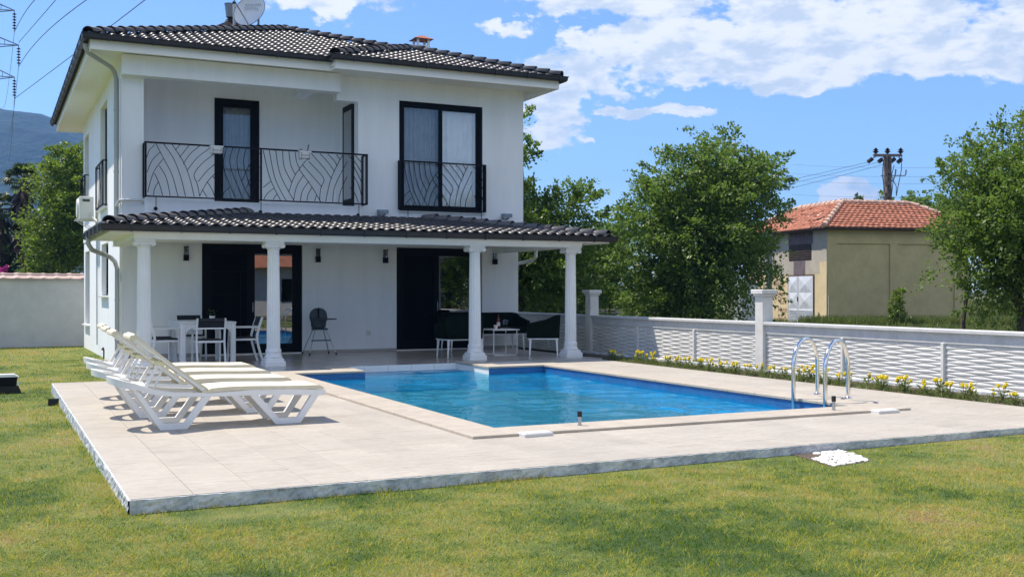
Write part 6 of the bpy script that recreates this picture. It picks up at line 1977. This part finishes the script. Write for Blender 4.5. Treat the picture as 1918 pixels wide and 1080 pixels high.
# left side, behind the boundary wall
L1L = [(-21.9,6.9,1.2),(-22.6,5.3,.95),(-21.5,5.27,1.5),(-23.0,3.9,.9),(-22.07,3.71,1.43),(-21.4,7.9,.85),(-23.3,2.9,.7),(-20.3,6.0,1.5),(-20.3,4,1.6),(-21.8,8.35,.35),(-22.5,6.9,.5)]
tree('broadleaf_tree', 'bright green tree behind the boundary wall next to the left house wall', site(-21.8, 52, -.2), L1L, 52, 'leaf_bright', 40, 560, 60, .17, r0=.16, trunk_h=1.6, group='trees behind the boundary wall')
tree('broadleaf_tree', 'dark background tree behind the palm at the left edge', site(-26, 58, -.2), [(-27,3.0,1.8),(-25,2.4,1.4),(-28.6,3.8,1.6),(-24.4,3.6,1.2)], 58, 'leaf_dark', 41, 300, 50, .2, r0=.16, trunk_h=1.6, group='trees behind the boundary wall')
tree('bougainvillea', 'magenta bougainvillea bush above the boundary wall at the left edge', site(-22.8, 47.5, -.2), [(-22.8,2.0,.5),(-23.4,1.8,.5)], 47.5, 'bougain', 42, 90, 30, .11, r0=.05, trunk_h=.8, group=None, depth=.2, shoot=(.2,.5))
# palm
pbase = Vector(site(-26.0, 56, -.2))
palm = thing('palm_tree', 'fan palm with a shaggy dark skirt of dead leaves behind the boundary wall', 'palm', pbase)
def palm_at(off, h, nf, seed, lf):
    rnd = random.Random(seed)
    b0 = pbase + Rd*off
    g = MB(); g.tube([tuple(b0), tuple(b0+Vector((.05,0,h*.5))), tuple(b0+Vector((0,0,h)))], [.32, .26, .22], 10); g.build('trunk', 'bark', palm)
    sk = MB()
    for i in range(150):
        a = rnd.uniform(0, 6.28); z = h - rnd.uniform(.2, 3.2)
        p = b0 + Vector((math.cos(a)*.25, math.sin(a)*.25, z)); d_ = Vector((math.cos(a)*rnd.uniform(.3,.7), math.sin(a)*rnd.uniform(.3,.7), -rnd.uniform(.5, 1.0)))
        s_ = Vector((-math.sin(a), math.cos(a), 0))*.12
        sk.add([p, p+d_*.6+s_, p+d_, p+d_*.6-s_], [(0,1,2,3)])
    sk.build('dead_leaf_skirt', 'wood_dark', palm)
    for i in range(nf):
        a = rnd.uniform(0, 6.28); e = rnd.uniform(-.5, 1.25)
        d_ = Vector((math.cos(a)*math.cos(e), math.sin(a)*math.cos(e), math.sin(e)))
        hub = b0 + Vector((0,0,h)) + d_*lf*.55
        fr = MB(); fr.tube([tuple(b0+Vector((0,0,h))), tuple(hub)], .02, 4)
        s1 = d_.cross(Vector((0,0,1))).normalized(); s2 = s1.cross(d_)
        for k in range(15):
            an = -1.5 + 3.0*k/14
            q1 = d_*math.cos(an) + s1*math.sin(an)
            tip = hub + q1*lf*.62 - Vector((0,0,.14+.16*abs(math.sin(an))))
            sd2 = (s1*math.cos(an) - d_*math.sin(an))*.045
            md = hub + q1*lf*.34 + s2*.03
            fr.add([hub, md+sd2, tip, md-sd2], [(0,1,2,3)])
        fr.build('palm_leaf', 'leaf_palm', palm)
palm_at(0.4, 7.4, 34, 5, 1.1)
palm_at(-.9, 6.0, 24, 6, 1.05)

# ------------------------------------------------------------------ weeds, bed plants
def tufts(name, label, pts, h, w_, m, seed, blades=7, kind='stuff', lean=.5):
    rng = np.random.RandomState(seed)
    P = np.repeat(np.array(pts), blades, axis=0); n = len(P)
    P[:, :2] += rng.normal(scale=w_*1.6, size=(n, 2))
    hh = h*rng.uniform(.4, 1.3, n); a = rng.uniform(0, 6.283, n)
    d = np.stack([np.cos(a)*lean*rng.uniform(.1, 1, n), np.sin(a)*lean*rng.uniform(.1, 1, n), np.ones(n)], 1)*hh[:, None]
    s = np.stack([-np.sin(a+rng.normal(size=n)), np.cos(a), np.zeros(n)], 1)*(w_*rng.uniform(.4, 1, n))[:, None]
    V = np.stack([P-s*.5, P+s*.5, P+d*.6+s*.45+d*[.1,.1,0], P+d], 1).reshape(-1, 3)
    me = np_mesh(name, V, np.arange(n*4).reshape(-1, 4), m)
    o = bpy.data.objects.new(name, me); COL.objects.link(o); o['kind'] = kind
    tag(o, label, 'weeds')
    return o
rng = np.random.RandomState(9)
def scatter_site(n, l0_, l1_, t0_, t1_, z=.02, seed=0):
    r_ = np.random.RandomState(seed)
    la = r_.uniform(l0_, l1_, n); tt = r_.uniform(t0_, t1_, n)
    return [site(a, b_, z) for a, b_ in zip(la, tt)]
tufts('tall_weeds', 'tall wild weeds along the foot of the yellow building', scatter_site(2600, 12, 22, 42.2, 44.6, seed=1), .42, .05, 'leaf_weed', 1)
tufts('field_weeds', 'rough grass and weeds on the open ground beyond the fence', scatter_site(9000, 0, 34, 30, 62, seed=2), .26, .06, 'leaf_weed', 2)
tufts('verge_weeds', 'leafy green weeds behind the low concrete beams', scatter_site(3800, 2, 10, 56, 59, seed=3), 1.3, .14, 'leaf_weed', 3)
tufts('right_weeds', 'green weeds on the ground under the right tree', scatter_site(3000, 15, 32, 52, 60, seed=4), .9, .12, 'leaf_weed', 4)
# marigolds in the bed beside the fence
def marigold_meshes(seed):
    rnd = random.Random(seed)
    lf = MB()
    hs = []
    nst = rnd.choice([2, 3, 3])
    for i in range(nst):
        a = rnd.uniform(0, 6.28); r_ = rnd.uniform(.02, .07); h = rnd.uniform(.10, .19)
        hs.append((r_*math.cos(a), r_*math.sin(a), h))
        lf.tube([(0,0,0), (r_*.5*math.cos(a), r_*.5*math.sin(a), h*.6), hs[-1]], .004, 4)
    for i in range(46):
        a = rnd.uniform(0, 6.28); z = rnd.uniform(.01, .12); r_ = rnd.uniform(0, .05)
        p = Vector((r_*math.cos(a), r_*math.sin(a), z)); L_ = rnd.uniform(.03, .07)
        d_ = Vector((math.cos(a), math.sin(a), rnd.uniform(-.1, .9)))*L_; s_ = Vector((-math.sin(a), math.cos(a), .2))*L_*.22
        lf.add([p, p+d_*.5+s_, p+d_, p+d_*.5-s_], [(0,1,2,3)])
    fl = []
    for (x, y, z) in hs:
        g = MB()
        R_ = rnd.uniform(.026, .036)
        for ring, (rr_, zz, np_) in enumerate(((1.0, 0, 11), (.72, .35, 9), (.4, .6, 6))):
            for k in range(np_):
                a = 2*PI*k/np_ + ring*.3
                c_ = Vector((0, 0, zz*R_)); d_ = Vector((math.cos(a), math.sin(a), .15+.3*ring))*R_*rr_; s_ = Vector((-math.sin(a), math.cos(a), 0))*R_*.33
                g.add([c_, c_+d_*.7+s_, c_+d_, c_+d_*.7-s_], [(0,1,2,3)])
        g.lathe([(.001, -.02), (R_*.5, -.008), (R_*.55, .01), (R_*.3, R_*.6), (.001, R_*.7)], (0,0,0), 8)
        fl.append((g, (x, y, z)))
    return lf, fl
protos = []
for s_ in range(5):
    lf, fl = marigold_meshes(100+s_)
    protos.append((lf.mesh('foliage', 'leaf_weed'), [(g.mesh('flower_head', 'yellow'), l) for g, l in fl]))
random.seed(77)
nplants = 72
for i in range(nplants):
    y = 8.9 + (20.1-8.9)*((i+random.uniform(-.3,.3))/(nplants-1))
    x = 12.32 + random.uniform(-.14, .26)
    k = i % 5
    frac = i/(nplants-1)
    sect = 'right of the pool ladder' if y < 11.3 else ('behind the pool ladder' if y < 13.6 else ('by the middle fence pillar' if y < 17.2 else 'far down the bed towards the porch'))
    t = thing('marigold', ('yellow marigold with %s flower heads ' % {2: 'two', 3: 'three'}[len(protos[k][1])]) + sect, 'flower', (x, y, -.01), 'yellow marigolds in the bed along the fence')
    sc = random.uniform(.85, 1.35)
    t.scale = (sc, sc, sc); t.rotation_euler = (0, 0, random.uniform(0, 6.28))
    a = bpy.data.objects.new('foliage', protos[k][0]); COL.objects.link(a); a.parent = t
    for me, l in protos[k][1]:
        a = bpy.data.objects.new('flower_head', me); COL.objects.link(a); a.parent = t; a.location = l
rr = np.random.RandomState(5)
tufts('bed_weeds', 'low green growth between the marigolds in the flower bed', [(12.1+.6*a, 8.3+12*b_, -.02) for a, b_ in rr.rand(1500, 2)], .07, .012, 'leaf_weed', 8, blades=6, lean=1.2)

# ------------------------------------------------------------------ lawn grass
def grass(seed):
    rng = np.random.RandomState(seed)
    Vs = []; Fs = []; At = []; k = 0
    f_ = np.array(Fd); r_ = np.array(Rd)
    cl = rng.rand(65536)
    zones = [(5.0, 7.2, 4200, 1.0), (7.2, 9.5, 3000, 1.1), (9.5, 13, 1200, 1.4), (13, 19, 620, 2.0), (19, 27, 300, 2.8), (27, 42, 120, 4.2)]
    for t0, t1, dens, sc in zones:
        hw_ = .50*t1 + .3
        n = int((t1-t0)*2*hw_*dens)
        tt = rng.uniform(t0, t1, n); la = rng.uniform(-hw_, hw_, n)
        keep = np.abs(la) < .50*tt + .3
        tt, la = tt[keep], la[keep]
        P = tt[:, None]*f_ + la[:, None]*r_
        x, y = P[:, 0], P[:, 1]
        deckm = (x > .885) & (x < 13.2) & (y > 8.115) & (y < 19.0)
        terr = ((x > 2.2) & (x < 12.35) & (y >= 18.9) & (y < 25.5)) | ((x > 4.3) & (x < 12.45) & (y > 8) & (y < 20.7))
        hs = (x > 2.55) & (y > 25) & (x < 12.7)
        peb = (y > 7.38+.1*(x-6.8)) & (y < 8.1) & (x > 6.81+(y-7.4)*.26) & (x < 7.40+(y-7.4)*.22)
        far = (y > 36.8) | (x > 13.1) | ((x > 12.0) & (y < 20.7) & (y > 8.1)) | (y < -9)
        ok = ~(deckm | terr | hs | peb | far)
        # thin out the dry, bare patches
        x, y = x[ok], y[ok]; n = len(x)
        bare = (np.sin(x*3.1+1.3)*np.cos(y*2.7) + np.sin(x*7.3+y*5.1)*.5) > 1.05
        spot = ((x-1.7)**2*1.2 + (y-7.75)**2*5 < .5)
        q_ = rng.rand(n) > (bare*.55 + spot*.75)
        x, y = x[q_], y[q_]; n = len(x)
        z = lawn_z_np(x, y)
        def cell(s_, o_): return cl[(np.floor(x/s_).astype(int)*7349 + np.floor(y/s_).astype(int)*9151 + o_) % 65536]
        xo, yo = x + np.sin(y*23)*.01, y
        ca = cell(.055*sc, 0); cb = cell(.13*sc, 777)
        h = rng.uniform(.014, .040, n)*(.55 + .45*ca + .25*cb)*(sc**.3)
        edge = np.exp(-np.abs(y-8.09)/.05)*((x > .9) & (y < 8.12)) + np.exp(-np.abs(x-.87)/.05)*((y > 8.1) & (y < 19) & (x < .9))
        h *= 1 + edge*.9
        w_ = rng.uniform(.003, .0062, n)*sc
        a = rng.uniform(0, 6.283, n); ln = rng.uniform(.2, 1.9, n)
        d = np.stack([np.cos(a)*ln, np.sin(a)*ln, np.ones(n)], 1)*h[:, None]
        b_ = a + rng.normal(scale=.6, size=n) + 1.57
        s = np.stack([np.cos(b_), np.sin(b_), np.zeros(n)], 1)*w_[:, None]
        P = np.stack([x, y, z-.004], 1)
        V = np.stack([P-s*.5, P+s*.5, P+d], 1).reshape(-1, 3)
        Vs.append(V); Fs.append(np.arange(n*3).reshape(-1, 3)+k); k += n*3
        At.append(np.clip(.5 + .9*(rng.rand(n)-.5) + .6*(ca-.5) + .5*(cb-.5), -.2, 1.2))
    return np.concatenate(Vs), np.concatenate(Fs), np.concatenate(At)
def lawn_z_np(x, y): return -.11 + .0040*(np.clip(x, -5, 14)-.9) - .0055*(np.maximum(y, 0)-8)
V, F, A_ = grass(3)
me = np_mesh('lawn_grass', V, F, 'blade', A_)
o = bpy.data.objects.new('lawn_grass', me); COL.objects.link(o); o['kind'] = 'stuff'; tag(o, 'short green and yellowing grass of the lawn', 'grass')
print('grass tris', len(F))

# ------------------------------------------------------------------ air
m = bpy.data.materials.new('thin_haze'); m.use_nodes = True
nt = m.node_tree; nt.nodes.clear()
pv = N(nt, 'ShaderNodeVolumePrincipled')
pv.inputs['Color'].default_value = (.17, .47, 1.0, 1)
pv.inputs['Density'].default_value = HAZE
pv.inputs['Anisotropy'].default_value = .2
out = N(nt, 'ShaderNodeOutputMaterial'); nt.links.new(pv.outputs[0], out.inputs['Volume'])
mb = MB(); mb.box(-2650, 2650, -2650, 2650, -1.5, 330)
hz = mb.build('haze', m, kind='stuff')
